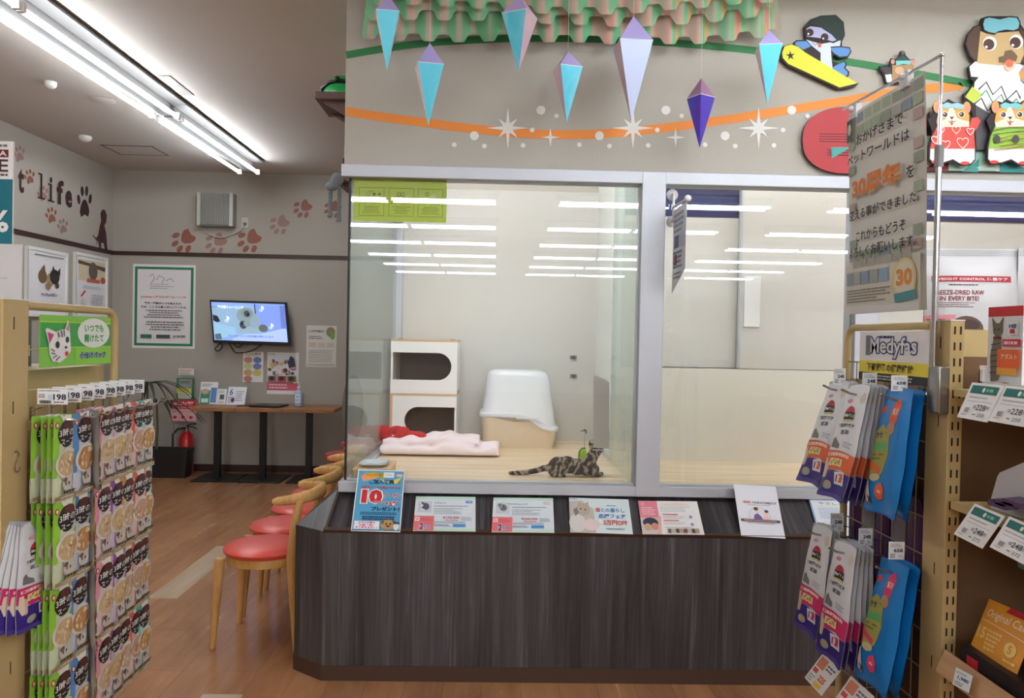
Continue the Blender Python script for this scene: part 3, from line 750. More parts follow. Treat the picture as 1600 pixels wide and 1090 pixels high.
for i, (cx, ty, sy, by, hw, rot, mt) in enumerate([(606, -8, 23, 111, 18.5, 0, CY), (671, 67, 105, 196, 21, 6, CY), (812, -8, 25, 112, 22, -26, CY), (887, 80, 108, 192, 19, 20, CY), (989, 25, 71, 190, 27, 12, PL), (1095, 122, 153, 231, 21, 45, DP), (1201, 47, 75, 163, 18.5, 10, CY)]):
    Yd = 3.24
    c0 = onY(cx, sy, Yd); rot = rot - math.degrees(math.atan2(c0.x, Yd)); zt = onY(cx, ty, Yd).z; zb = onY(cx, by, Yd).z
    r_ = hw / 1200 * Yd * (1.34 if mt is not DP else 1.02)
    t = thing('foil_diamond', 'hanging iridescent paper diamond, ' + where[i], 'hanging decoration', (c0.x, Yd, zb), 'foil diamonds over the enclosure')
    cs = [c0 + V((math.cos(R(45 + 90 * k + rot)), math.sin(R(45 + 90 * k + rot)), 0)) * r_ for k in range(4)]
    tp = V((c0.x, Yd, zt)); bt = V((c0.x, Yd, zb))
    b = mb(PU if mt is not DP else m_iris('iridescent_mauve_foil', [(0, (160, 130, 190)), (.6, (186, 140, 176))], .35, .35))
    b.add([tp] + cs, [(0, k + 1, (k + 1) % 4 + 1) for k in range(4)]); up_ = b.build('upper_pyramid', t, smooth=False)
    b = mb(mt); b.add([bt] + cs, [(0, (k + 1) % 4 + 1, k + 1) for k in range(4)]); b.build('lower_pyramid', t, smooth=False)
    b = mb(EDGE); b.tube(cs, .0016, 6, closed=True); b.build('folded_edge', t)
    mb(M((220, 220, 220), .4)).tube([tp, V((tp.x, Yd, 3.2))], .0006, 5).build('hanging_thread', up_)

# ------------------------------------------------------------------ things on the glass
s = Sheet(144, 71)
LG = (206, 226, 84)
s.text('Pet Plus', 10, 2.5, 2.6, (60, 70, 30), w=13)
DG = M((118, 140, 40), .6)
for i, x0 in enumerate((9, 55, 100)):
    s.frame(x0, 18, x0 + 38, 62, .7, DG); s.text('トレーニング', x0 + 19, 41, 5, (84, 104, 26), w=32); s.fine(x0 + 4, 46, x0 + 34, 59, 5, DG, .3, .4, True)
    s.fine(x0 + 6, 35, x0 + 30, 38, 1, DG, .3)
s.line([(18, 31), (24, 24), (30, 22), (22, 32), (16, 34)], .6, DG); s.ell(32, 28, 2.4, 2.4, DG, 10); s.ell(40, 28, 2, 2.4, DG, 10)
for x in (70, 76): s.ell(x, 28, 3.2, 4, DG, 12); s.ell(x, 28, 2.5, 3.3, LG, 12)
s.ell(114, 26, 3, 3.6, DG, 12); s.ell(114, 26, 2.3, 2.9, LG, 12); s.ell(124, 30, 4.5, 3, (228, 238, 170), 12)
TL, TR, BL = corners(onY(553, 275, 3.556), onY(697, 348, 3.556))
tag(s.build('training_poster', TL, TR, BL, base=m_translucent((226, 240, 90)), thick=.0008, eps=.0002), 'yellow-green training poster taped inside the glass top corner', 'poster')
# side-hanging sign on suction cups
t = thing('suction_hook_sign', 'narrow laminated sign hung edge-on from suction cups on the glass', 'hanging sign', onY(1050, 440, 3.5))
xs_ = onY(1051, 300, 3.54).x
CUP = M((225, 228, 232), .2, name='suction_cup_plastic', alpha=.85)
za = onY(1050, 304, 3.54).z; zb_ = onY(1050, 346, 3.54).z
brk = mb(WHITE).tube([(xs_, 3.53, za), (xs_, 3.515, za), (xs_, 3.515, zb_), (xs_, 3.53, zb_)], .006, 10).build('bracket', t)
for yy in (304, 346):
    zc = onY(1050, yy, 3.54).z
    mb(CUP).tube([(xs_, 3.544, zc), (xs_, 3.538, zc), (xs_, 3.53, zc)], [.027, .02, .008], 20).build('suction_cup', brk)
za = onY(1050, 304, 3.54).z; zb_ = onY(1050, 346, 3.54).z; zt_ = onY(1069, 309, 3.25).z

mb(WHITE).tube([(xs_, 3.515, (za + zb_) / 2), (xs_ + .002, 3.27, zt_)], .006, 10).build('arm', t)
mb(WHITE).ball((xs_ + .002, 3.26, zt_), .0155, 16).build('end_ball', t)
s = Sheet(25, 36); GP = M((120, 128, 150), .5)
s.fine(2, 2, 23, 12, 4, GP, .5, .3); s.rect(3, 13, 12, 19, (90, 100, 140)); s.rect(14, 13, 22, 19, (180, 186, 204)); s.fine(2, 20, 23, 29, 4, GP, .5, .3); s.rect(4, 22, 9, 27, (150, 60, 90)); s.fine(3, 30, 20, 34, 2, GP, .4)
TLs = V((xs_, 3.51, zt_ - .012)); 
s.build('sign_card', TLs, TLs + V((0, -.24, 0)), TLs + V((0, 0, -.34)), base=M((222, 226, 236), .25), thick=.0012, parent=t, outline=[(0, 0), (25, 0), (25, 30), (0, 40)])

# ------------------------------------------------------------------ leaflets on the sloping counter top
PS = V((0, 3.32, .666))
def slope_sheet(name, s, tl, tr, bl, label, n=None, base='f4f3f2', cat='leaflet', group='cards along the counter'):
    n = SN if n is None else n
    o = s.build(name, onP(*tl, PS, n), onP(*tr, PS, n), onP(*bl, PS, n), base=M(base, .35), thick=.0015, eps=.0002)
    return tag(o, label, cat, group)
ST = V((0, -.175, .155)).normalized()
s = Sheet(760, 1000); SKY = M((92, 172, 214), .35)
s.rect(16, 16, 744, 984, SKY)
s.poly([(60, 120), (120, 60), (260, 60), (330, 130), (250, 170), (100, 200)], (240, 156, 116)); s.ell(250, 90, 130, 42, (232, 178, 40)); s.ell(430, 100, 90, 50, (190, 166, 40)); s.poly([(360, 150), (520, 200), (720, 110), (640, 230), (420, 210)], (240, 218, 96))
s.text('ペットプラス', 260, 88, 46, (140, 60, 30), w=230); s.rect(420, 40, 590, 130, (238, 238, 240)); s.text('JOKER', 505, 88, 18, (190, 50, 50), w=110); s.ell(680, 90, 60, 24, (240, 190, 180))
s.text('ご加入特典', 400, 205, 76, (20, 30, 60), w=400, bold=.04, halo=SKY)
s.poly(star_pts(690, 215, 40, 5, 16), (170, 140, 50))
s.text('犬猫用フードや商品で使える', 390, 300, 44, (206, 60, 60), w=640, bold=.03)
s.text('10', 270, 450, 230, (206, 44, 50), w=330, bold=.07, halo=(246, 246, 246), hw=.05)
s.text('%OFF', 380, 540, 40, (206, 44, 50), w=170, bold=.04, halo=(246, 246, 246))
s.text('クーポン', 600, 430, 80, (206, 44, 50), w=270, bold=.03, halo=(246, 246, 246))
s.text('×5枚', 600, 560, 80, (206, 44, 50), w=240, bold=.05, halo=(246, 246, 246))
s.text('プレゼント！', 500, 650, 66, (20, 30, 60), w=440, bold=.05)
s.fine(90, 700, 700, 750, 2, (30, 60, 110), .5, .1, True); s.fine(150, 765, 660, 830, 2, (20, 30, 60), .6, .1, True)
s.rect(40, 850, 430, 975, (240, 244, 248)); s.text('お迎え期間の', 235, 875, 32, (208, 60, 130), w=260, bold=.04); s.text('お買い物に', 235, 912, 32, (208, 60, 130), w=230, bold=.04); s.text('すぐ使えます！！', 235, 950, 34, (208, 60, 130), w=340, bold=.04)
s.ell(560, 900, 110, 80, (190, 150, 96)); s.poly([(440, 860), (500, 830), (490, 900)], (120, 84, 52)); s.poly([(620, 830), (690, 850), (650, 900)], (120, 84, 52)); s.ell(535, 890, 14, 14, (40, 26, 20)); s.ell(600, 890, 14, 14, (40, 26, 20)); s.ell(565, 925, 24, 14, (60, 40, 30)); s.ell(690, 930, 46, 54, (232, 236, 240)); s.poly([(650, 890), (660, 860), (730, 860), (740, 890)], (60, 70, 90))
slope_sheet('coupon_poster', s, (560, 733), (633, 735), (548, 829), 'blue coupon poster with a big red 10 leaning on the enclosure rail', n=ST, cat='poster')
def petcard(coat, spots, ttl, price, accent):
    s = Sheet(980, 540)
    s.rect(0, 0, 980, 60, (206, 236, 220)); s.rect(0, 480, 980, 540, (206, 236, 220)); s.rect(20, 44, 960, 500, (232, 240, 246))
    s.rect(50, 80, 270, 260, (214, 220, 228)); s.ell(170, 165, 62, 56, coat, rot=.4); s.ell(115, 130, 40, 34, coat)
    for a, b_, c, d in spots: s.ell(a, b_, c, d, (236, 236, 236) if accent else (60, 60, 60), 12)
    s.text(ttl, 410, 110, 26, (50, 60, 90), w=190 if len(ttl) < 8 else 300); s.rect(820, 70, 930, 110, (84, 150, 220) if accent else (240, 200, 190)); s.text('♂ 募集中' if accent else '♀ 募集中', 875, 90, 22, (240, 244, 250), w=90)
    s.fine(310, 150, 900, 170, 1, (120, 126, 140), .5, .1); s.fine(310, 190, 820, 290, 4, (160, 166, 178), .35, .5)
    s.text(price, 590, 345, 40, (190, 70, 86), w=260); s.fine(500, 370, 720, 392, 1, (190, 90, 100), .5); s.fine(750, 330, 920, 390, 3, (150, 156, 170), .4)
    s.fine(330, 400, 880, 430, 2, (120, 126, 140), .4); s.rect(620, 440, 820, 485, (90, 160, 222)); s.fine(330, 445, 600, 480, 2, (110, 130, 170), .5)
    s.rect(0, 320, 320, 540, (240, 124, 124)); s.rect(20, 340, 90, 400, (250, 236, 236)); s.text('猫', 55, 370, 46, (240, 124, 124)); s.text('2', 130, 480, 100, (96, 60, 140), bold=.05, halo=(250, 236, 236)); s.text('万円', 210, 490, 60, (150, 110, 170), bold=.04, halo=(250, 236, 236)); s.fine(110, 350, 300, 400, 2, (200, 90, 120), .4, .3)
    return s
s = petcard((92, 94, 108), ((110, 150, 24, 20), (130, 215, 34, 12), (88, 120, 14, 20)), 'ミヌエット', '¥170,000', 1)
slope_sheet('kitten_profile_card', s, (650, 775), (743, 776), (645, 829), 'kitten sale card priced 170,000 on the counter slope')
s = petcard((150, 156, 150), ((170, 150, 8, 34), (195, 170, 8, 34), (150, 190, 30, 7), (110, 120, 8, 10)), 'アメリカンショートヘア', '¥200,000', 0)
slope_sheet('kitten_profile_card', s, (771, 777), (864, 778), (768, 831), 'kitten sale card priced 200,000 below the litter box')
s = Sheet(960, 540); s.rect(0, 0, 960, 540, (226, 238, 240)); s.poly([(0, 60), (200, 40), (380, 180), (400, 540), (0, 540)], (206, 196, 190)); s.ell(210, 190, 110, 100, (196, 180, 160)); s.poly([(130, 120), (150, 50), (210, 110)], (196, 180, 160)); s.poly([(240, 100), (300, 60), (310, 150)], (196, 180, 160)); s.ell(120, 400, 130, 140, (226, 220, 214)); s.ell(180, 180, 12, 12, (50, 50, 60)); s.ell(250, 190, 12, 12, (50, 50, 60)); s.ell(330, 420, 120, 90, (240, 216, 214)); s.poly([(110, 160), (150, 240), (90, 300), (60, 200)], (130, 132, 140))
s.text('Pet Plus', 70, 22, 16, (40, 40, 50), w=110); s.text('猫との暮らし', 640, 190, 66, (96, 140, 190), w=460, bold=.03); s.text('猫', 444, 190, 66, (232, 110, 100), bold=.03); s.text('応援フェア', 665, 285, 66, (74, 120, 190), w=420, bold=.03)
s.ell(475, 375, 34, 34, (246, 250, 250)); s.text('2万円OFF', 705, 385, 78, (226, 96, 90), w=370, bold=.03); s.fine(560, 470, 850, 490, 1, (100, 110, 130), .6, .05); s.fine(600, 110, 740, 130, 1, (100, 110, 130), .6, .05)
slope_sheet('fair_leaflet', s, (889, 777), (982, 780), (891, 831), 'leaflet with a fluffy cat advertising a 2万円OFF kitten fair')
s = Sheet(960, 540); s.rect(0, 0, 300, 300, (238, 140, 156)); s.frame(50, 25, 80, 75, 6, (250, 230, 232)); s.fine(40, 100, 260, 240, 4, (250, 224, 228), .4); s.rect(0, 280, 300, 540, (214, 200, 196)); s.ell(150, 360, 120, 80, (52, 58, 76)); s.ell(100, 430, 60, 56, (216, 170, 140)); s.ell(210, 420, 54, 56, (206, 150, 124)); s.poly([(290, 250), (330, 260), (300, 540), (240, 540)], (238, 180, 170))
s.fine(340, 40, 900, 80, 2, (236, 190, 150), .4); s.fine(340, 90, 880, 190, 4, (190, 190, 196), .35); s.rect(360, 220, 600, 238, (220, 110, 130)); s.fine(360, 250, 760, 300, 2, (190, 190, 196), .35); s.rect(360, 320, 600, 338, (220, 110, 130)); s.fine(360, 350, 760, 400, 2, (190, 190, 196), .35); s.ell(800, 270, 26, 26, (170, 160, 200)); s.ell(800, 390, 26, 26, (170, 160, 200)); s.fine(360, 430, 800, 450, 1, (190, 130, 140), .4)
for i in range(8): s.rect(400 + i * 62, 460, 455 + i * 62, 525, ((120, 100, 90), (206, 196, 184), (90, 80, 78), (190, 150, 120))[i % 4])
slope_sheet('pink_care_leaflet', s, (997, 782), (1089, 783), (1004, 834), 'leaflet with a pink side panel and strip of pet photos')
s = Sheet(760, 960); s.text('NO!! HARASSMENT', 420, 330, 46, (90, 66, 78), w=600, bold=.02); s.text('NO!!', 175, 330, 46, (230, 110, 90), w=112, bold=.04); s.fine(190, 370, 600, 385, 1, (120, 110, 120), .6, .1, True)
s.line([(380 + 180 * math.cos(R(a)), 580 + 160 * math.sin(R(a))) for a in range(-200, 25, 8)], 5, (170, 160, 170)); s.poly([(270, 640), (290, 560), (350, 530), (400, 580), (430, 640)], (120, 84, 160)); s.ell(350, 480, 36, 42, (246, 214, 196)); s.ell(330, 450, 40, 32, (70, 50, 56)); s.poly([(440, 640), (460, 560), (520, 550), (550, 640)], (250, 200, 190)); s.ell(500, 510, 32, 34, (246, 214, 196)); s.ell(508, 490, 36, 26, (70, 50, 56))
s.rect(40, 645, 720, 690, (96, 60, 66)); s.fine(90, 657, 680, 678, 1, (220, 200, 200), .6, .05); s.fine(120, 705, 640, 720, 1, (120, 110, 120), .6, .1, True)
slope_sheet('harassment_notice', s, (1146, 756), (1212, 760), (1158, 837), 'tall white notice against harassment leaning on the enclosure rail', n=ST, base='e9eaf4', cat='notice')
s = Sheet(700, 960); s.frame(12, 12, 688, 948, 24, (110, 168, 226)); s.text('やさしく', 330, 130, 60, (96, 110, 170), w=380); s.rect(120, 190, 560, 204, (246, 236, 150)); s.fine(110, 240, 560, 520, 8, (176, 200, 226), .4); s.ell(420, 480, 150, 90, (216, 232, 246)); s.fine(120, 600, 580, 860, 7, (196, 206, 226), .35)
slope_sheet('gentle_touch_notice', s, (1263, 777), (1330, 781), (1280, 838), 'blue-bordered notice half hidden behind the hanging treat packs', cat='notice', base='eef4fb')
# mark on the bottom rail
s = Sheet(10, 6); s.text('注', 5, 3, 5, (150, 154, 160)); TL, TR, BL = corners(onY(537, 752, 3.4985), onY(546, 758, 3.4985))

# ------------------------------------------------------------------ contents of the enclosure
def hutch(z0, openleft, label, x0=-.650, x1=-.236):
    y0, y1 = 4.80, 5.20; h = .338
    t = thing('cat_hutch', label, 'pet house', ((x0 + x1) / 2, 5.0, z0))
    DK = M((104, 90, 80), .8, name='dark_felt', var=.1, scale=60); W_ = M((240, 240, 238), .35, name='white_melamine')
    TANW = M((214, 178, 140), .45, name='ply_edge', var=.05)
    b = mb(DK).box(x0 + .012, x1 - .012, y1 - .02, y1 - .012, z0 + .014, z0 + h - .014); b.build('felt_back', t)
    b = mb(TANW); b.box(x0, x1, y0 + .012, y1, z0, z0 + .014); b.box(x0, x1, y0 + .012, y1, z0 + h - .014, z0 + h); b.build('ply_floor_and_roof', t)
    for xa in (x0, x1 - .012): mb(W_).box(xa, xa + .012, y0 + .012, y1 - .001, z0 + .014, z0 + h - .014).build('side_panel', t)
    mb(W_).box(x0 + .012, x1 - .012, y1 - .012, y1, z0 + .014, z0 + h - .014).build('back_panel', t)
    ya, yb = z0 + .085, z0 + .255; r_ = (yb - ya) / 2; zc = (ya + yb) / 2
    if openleft: ox, cx, sg = x0 + .022, x1 - .095 - r_ * .3, 1
    else: ox, cx, sg = x1 - .02, x0 + .10 + r_ * .9, -1
    arc = [V((cx + sg * r_ * math.cos(R(a)), y0, zc + r_ * math.sin(R(a)))) for a in range(-90, 91, 10)]
    xo, xi = (x0, x1) if openleft else (x1, x0)
    pts = [V((xo, y0, z0)), V((xi, y0, z0)), V((xi, y0, z0 + h)), V((xo, y0, z0 + h)), V((xo, y0, yb))] + arc[::-1] + [V((xo, y0, ya))]
    zt, zb = z0 + h - .014, z0 + (.014 if not openleft else .0)
    for p in pts:
        p.z = min(p.z, zt)
    b = mb(W_); tr = geometry.tessellate_polygon([[V((p.x, p.z, 0)) for p in pts]])
    n_ = len(pts); b.add(pts + [p + V((0, .012, 0)) for p in pts], [list(f) for f in tr] + [[i + n_ for i in f][::-1] for f in tr] + [(i, (i + 1) % n_, (i + 1) % n_ + n_, i + n_) for i in range(n_)])
    b.build('front_panel', t, smooth=False)
    mb(TANW).box(x0, x1, y0 - .001, y0 + .012, z0 + h - .013, z0 + h).build('front_lip', t)
    if not openleft: mb(TANW).box(x0, x0 + .016, y0 - .0015, y0, z0 + .0, z0 + h - .013).build('edge_strip', t)
    if openleft:
        for xx in (x0 + .06, x1 - .03): mb(STEEL).box(xx - .015, xx + .015, y0 - .002, y0 + .012, z0 + h, z0 + h + .003).build('corner_plate', t)
hutch(.80, False, 'lower white pet hutch with rounded opening, standing on the case floor')
hutch(.80 + .3385, True, 'upper white pet hutch stacked on the other, opening on its window side')
# litter box
t = thing('litter_box', 'hooded cat litter box, cream tray and white hood', 'litter box', (onY(811, 698, 4.9).x, 5.02, .80))
xa, xb = onY(752, 690, 4.9).x, onY(868, 690, 4.9).x; cx = (xa + xb) / 2
TRAY = M((232, 216, 192), .35, name='cream_plastic', var=.015); HOOD = M((226, 230, 236), .28, name='white_plastic', var=.01)
def rr(cx, cy, hx, hy, r, z, n=6):
    out = []
    for sx, sy, a0 in ((1, 1, 0), (-1, 1, 90), (-1, -1, 180), (1, -1, 270)):
        for i in range(n + 1):
            a = R(a0 + 90 * i / n); out.append((cx + sx * (hx - r) + r * math.cos(a), cy + sy * (hy - r) + r * math.sin(a)))
    full = []
    for i, p in enumerate(out):
        q = out[(i + 1) % len(out)]; k = 14 if (i + 1) % (n + 1) == 0 else 1
        for j in range(k): full.append((p[0] + (q[0] - p[0]) * j / k, p[1] + (q[1] - p[1]) * j / k))
    return [V((x, y, z(x) if callable(z) else z)) for x, y in full]
def loft(b, rings, cap0=True, cap1=True):
    n = len(rings[0]); vs = [p for r_ in rings for p in r_]
    fs = [(i * n + j, i * n + (j + 1) % n, (i + 1) * n + (j + 1) % n, (i + 1) * n + j) for i in range(len(rings) - 1) for j in range(n)]
    if cap0: fs.append(list(range(n))[::-1])
    if cap1: fs.append([(len(rings) - 1) * n + j for j in range(n)])
    return b.add(vs, fs)
cyb = 5.02; Hx = (xb - xa) / 2
def rim(dz):
    def f(x):
        u = (x - cx) / Hx; s_ = 1 / (1 + math.exp(-9 * (u - .42)))
        return .80 + .205 - .085 * s_ + dz
    return f
b = mb(TRAY); loft(b, [rr(cx, cyb, Hx * .92, .145, .04, .80), rr(cx, cyb, Hx * .955, .15, .05, .81), rr(cx, cyb, Hx * 1.0, .165, .05, rim(-.01))]); b.build('tray', t)
b = mb(HOOD); loft(b, [rr(cx, cyb, Hx * 1.04, .175, .05, rim(-.012)), rr(cx, cyb, Hx * 1.06, .182, .055, rim(-.004)), rr(cx, cyb, Hx * 1.06, .182, .055, rim(.010)), rr(cx, cyb, Hx * 1.0, .17, .05, rim(.018))]); b.build('rim', t)
def hz(f, z):
    return lambda x: rim(.016)(x) * (1 - f) + z * f
b = mb(HOOD); loft(b, [rr(cx - .01 * f, cyb, Hx * sx, sy, .06 + .02 * f, hz(f, 1.285 + .004 * f)) for f, sx, sy in ((0, .99, .168), (.35, .93, .155), (.7, .87, .142), (.88, .83, .13), (.96, .77, .118), (1, .66, .10))]); hood = b.build('hood', t)
mb(HOOD).box(cx - .02, cx + .12, cyb - .19, cyb - .178, .985, .997).build('latch', hood, bevel=.004)
# folded quilt and red cushion
PINK = M((250, 234, 239), .85, name='pale_pink_quilt', var=.02, bump=.3, scale=25)
qa, qb = -.655, .035
def quilt(b, x0, x1, y0, y1, z0, z1, seed):
    rg = random.Random(seed); k = [rg.random() * 6 for _ in range(6)]
    nx, ny = 36, 16
    def f(u, v):
        a = 2 * math.pi * v
        yy = (y0 + y1) / 2 - math.cos(a) * (y1 - y0) / 2 * (1 + .02 * math.sin(u * 17 + k[0])); s_ = math.sin(a)
        zz = (z0 + z1) / 2 + math.copysign(abs(s_) ** .45, s_) * (z1 - z0) / 2
        if s_ > 0: zz += .010 * math.sin(u * 13 + k[1]) * math.sin(v * 20 + k[2]) + .006 * math.sin(u * 31 + k[3]) + .010 * math.exp(-((u - .62) / .12) ** 2) * 2
        xx = x0 + (x1 - x0) * u + .008 * math.sin(v * 12 + k[4])
        return V((xx, yy, max(zz, z0)))
    e = 1; b.grid(lambda u, v: f(u, v), nx, 28)
    for u in (0, 1):
        vs = [f(u, j / 28) for j in range(28)]; b.add(vs, [list(range(28))])
b = mb(PINK); quilt(b, qa, qb, 4.44, 4.77, .801, .862, 3); quilt(b, qa + .01, qb - .12, 4.47, 4.78, .858, .9, 5)
o = blob('folded_quilt', b, .009, 4, mat=PINK); tag(o, 'folded pale pink quilt lying in front of the hutches', 'blanket')
RED = M((190, 34, 44), .9, name='red_fleece', var=.12, bump=.6, scale=60)
b = mb(RED)
for px, py, dy, r in ((600, 680, 0, (.045, .05, .05)), (604, 686, 0, (.035, .05, .042)), (620, 680, .05, (.06, .05, .045)), (630, 684, -.03, (.05, .05, .055)), (652, 686, 0, (.06, .04, .035)), (618, 692, -.04, (.05, .04, .028)), (642, 684, .05, (.04, .05, .03))):
    b.ball(onY(px, py - 4, 4.6 + dy), r, 14)
o = blob('red_plush', b, .007, 3, mat=RED); tag(o, 'crumpled red plush lying on the pink quilt', 'plush toy')
# feeding stand with dish
t = thing('feeding_stand', 'small pale wood stand in the case corner', 'feeding stand', (-.585, 3.80, .80))
BW = m_wood('bamboo', ((196, 158, 112), (214, 178, 132), (226, 192, 148)), (3, 30, 30), .4)
mb(BW).box(-.672, -.492, 3.68, 3.93, .845, .857).build('top_board', t, bevel=.002)
for xx in (-.668, -.508): mb(BW).box(xx, xx + .012, 3.685, 3.925, .80, .845).build('side_board', t)
mb(BW).box(-.656, -.508, 3.69, 3.70, .802, .845).build('front_board', t)
b = mb(M((214, 224, 232), .15, name='white_ceramic')); loft(b, [rr(-.585, 3.80, .05, .065, .02, .8575), rr(-.585, 3.80, .068, .085, .025, .872), rr(-.585, 3.80, .062, .079, .025, .872), rr(-.585, 3.80, .048, .063, .02, .862)])
o = b.build('feeding_dish', org=V((-.585, 3.8, .8572))); tag(o, 'shallow white ceramic dish on the wooden stand', 'dish')
# wall latches on the back board
for i, yy in enumerate((558, 587)):
    p = onY(896, yy, 5.24)
    t = thing('wall_latch', 'small grey wall latch on the case back board, the ' + ('upper' if i == 0 else 'lower') + ' of two', 'latch', p, 'wall latches')
    mb(M((120, 118, 116), .4)).box(p.x - .022, p.x + .022, 5.238, 5.25, p.z - .012, p.z + .012).build('plate', t, bevel=.002)
    mb(M((70, 68, 68), .4)).box(p.x - .008, p.x + .008, 5.23, 5.238, p.z - .01, p.z + .01).build('bolt', t, bevel=.002)
# acrylic screen in front of the kitten
YA = 3.72; xa, xb = onY(927, 650, YA).x, onY(978, 650, YA).x; zt = onY(940, 590, YA).z
t = thing('acrylic_screen', 'clear acrylic screen with white backing standing before the kitten', 'screen', ((xa + xb) / 2, YA, .80))
mb(CLEAR).box(xa, xb, YA, YA + .003, .80, zt).build('clear_sheet', t)
wl = [(927, 585), (933, 587), (944, 592), (952, 597), (952, 701), (927, 699)]
b = mb(m_translucent((242, 240, 236), .6, .5)); b.prism([onY(x, y, YA - .003) for x, y in wl], (0, .0015, 0)); b.build('white_backing', t)
mb(M((230, 232, 230), .3)).box(xa, xb, YA - .0035, YA - .001, onY(940, 702, YA).z - .004, onY(940, 702, YA).z).build('tape_strip', t)
# toys
p = onY(911, 708, 4.1); b = mb(M((176, 226, 52), .5)); b.ball(p, (.022, .02, .03), 14); b.use(M((50, 90, 40), .5)); b.tube([p + V((-.024, -.01, -.03)), p + V((-.022, -.01, .012)), p + V((-.006, -.01, .03)), p + V((.012, -.01, .03))], .003, 6)
b.use(M((176, 226, 52), .5)); b.box(p.x - .02, p.x + .02, p.y - .01, p.y + .01, .80, p.z - .02)
tag(b.build('lime_toy'), 'lime green toy just behind the kitten', 'cat toy')
t = thing('wand_toy', 'thin upright wand toy with a green leaf tip', 'cat toy', V((onY(914, 700, 4.6).x, 4.6, .80)))
p = onY(914, 672, 4.6); mb(STEEL).tube([V((p.x, 4.6, .80)), p], .0015, 6).build('wire', t)
b = mb(M((48, 92, 44), .6)); b.ball(p, (.012, .006, .007), 8); b.ball(p + V((-.018, 0, -.004)), (.012, .004, .003), 8); b.ball(p + V((.008, 0, -.012)), (.004, .004, .012), 8); b.build('leaf_tip', t)
mb(WHITE).lathe([(.02, .80), (.02, .803), (.003, .806)], 14, (p.x, 4.6, 0)).build('suction_base', t)
# tabby kitten
def m_tabby():
    m, nt, b = nodemat('silver_tabby_fur')
    v = mapping(nt, (1, 1, 1)); wv = N(nt, 'ShaderNodeTexWave', wave_type='BANDS', bands_direction='X')
    wv.inputs['Scale'].default_value = 7; wv.inputs['Distortion'].default_value = 11; wv.inputs['Detail'].default_value = 1.2; wv.inputs['Detail Scale'].default_value = 2.0
    nt.links.new(v, wv.inputs['Vector'])
    g = noise(nt, v, 220, 3, .7); g5 = noise(nt, v, 34, 2, .5, 1.6)
    av = N(nt, 'ShaderNodeMath', operation='MULTIPLY_ADD'); nt.links.new(wv.outputs['Fac'], av.inputs[0]); av.inputs[1].default_value = .35; nt.links.new(g5, av.inputs[2])
    c = ramp(nt, [(.60, (32, 28, 26)), (.68, (92, 84, 74)), (.84, (172, 162, 144))], av.outputs[0])
    c = mixc(nt, c, ramp(nt, [(.3, (120, 116, 110)), (.7, (255, 255, 255))], g), .6, 'MULTIPLY')
    nt.links.new(c, b.inputs['Base Color']); b.inputs['Roughness'].default_value = .9
    bp = N(nt, 'ShaderNodeBump'); bp.inputs['Strength'].default_value = .5; bp.inputs['Distance'].default_value = .004
    nt.links.new(g, bp.inputs['Height']); nt.links.new(bp.outputs[0], b.inputs['Normal'])
    return m
FUR = m_tabby(); YK = 3.9
k_ = lambda x, y, dy=0: onY(x, y, YK + dy)
b = mb(FUR)
b.ball(k_(872, 728), (.052, .05, .050)); b.ball(k_(868, 734, -.02), (.042, .035, .034)); b.ball(k_(886, 726), (.055, .047, .046)); b.ball(k_(902, 729), (.05, .045, .043)); b.ball(k_(917, 731), (.042, .042, .040)); b.ball(k_(928, 733), (.030, .035, .03))
b.tube([k_(918, 726), k_(925, 714, .01), k_(931, 704, .02)], [.038, .031, .03], 14)
b.ball(k_(933, 700, .02), (.038, .036, .034)); b.ball(k_(940, 696, .045), (.02, .022, .018))
for ex, dy in ((920.5, .0), (944, .02)):
    b.tube([k_(ex + (3 if ex < 930 else -3), 697, dy + .01), k_(ex, 687, dy + .01)], [.016, .002], 10, flat=.5)
b.tube([k_(922, 738, -.02), k_(931, 741, -.03), k_(940, 741.5, -.03)], [.014, .012, .012], 10); b.tube([k_(922, 738, .03), k_(934, 740, .03), k_(943, 740, .03)], [.013, .011, .011], 10)
b.tube([k_(862, 739, -.03), k_(874, 742, -.045), k_(884, 742, -.045)], [.018, .013, .012], 10)
b.tube([k_(862, 731), k_(850, 731), k_(838, 735), k_(824, 737.5), k_(808, 738.5), k_(794, 738.5)], [.022, .017, .015, .014, .013, .009], 12)
cat = blob('kitten', b, .005, 5, mat=FUR)
for v_ in cat.data.vertices:
    if v_.co.z + cat.location.z < .8008: v_.co.z = .8008 - cat.location.z
tag(cat, 'tabby kitten lying on the case floor, tail stretched out, looking away', 'cat')
# ------------------------------------------------------------------ back of the shop: wall stickers
YB_ = YB - .002; XL_ = XL + .002
NX = V((1, 0, 0))
fb = lambda x, y: onY(x, y, YB_)
fx = lambda x, y: onX(x, y, XL_)
def paw(s, cx, cy, r, rot, c, sx=1):
    cr, sr = math.cos(rot), math.sin(rot)
    P_ = lambda x, y: (cx + (x * cr - y * sr) * r * sx, cy + (x * sr + y * cr) * r)
    s.poly([P_(*p) for p in ((-.42, .15), (-.2, -.12), (0, -.2), (.2, -.12), (.42, .15), (.52, .45), (.4, .72), (.18, .66), (0, .6), (-.18, .66), (-.4, .72), (-.52, .45))], c)
    for x, y, a in ((-.62, -.2, -.35), (-.24, -.62, -.12), (.24, -.62, .12), (.62, -.2, .35)):
        pts = []
        for i in range(12):
            t = 2 * math.pi * i / 12; ex, ey = .17 * math.cos(t), .27 * math.sin(t)
            pts.append(P_(x + ex * math.cos(a) - ey * math.sin(a), y + ex * math.sin(a) + ey * math.cos(a)))
        s.poly(pts, c)
TERR = M((150, 92, 76), .6); TERR2 = M((158, 124, 114), .6); MAR = M((62, 34, 38), .6)
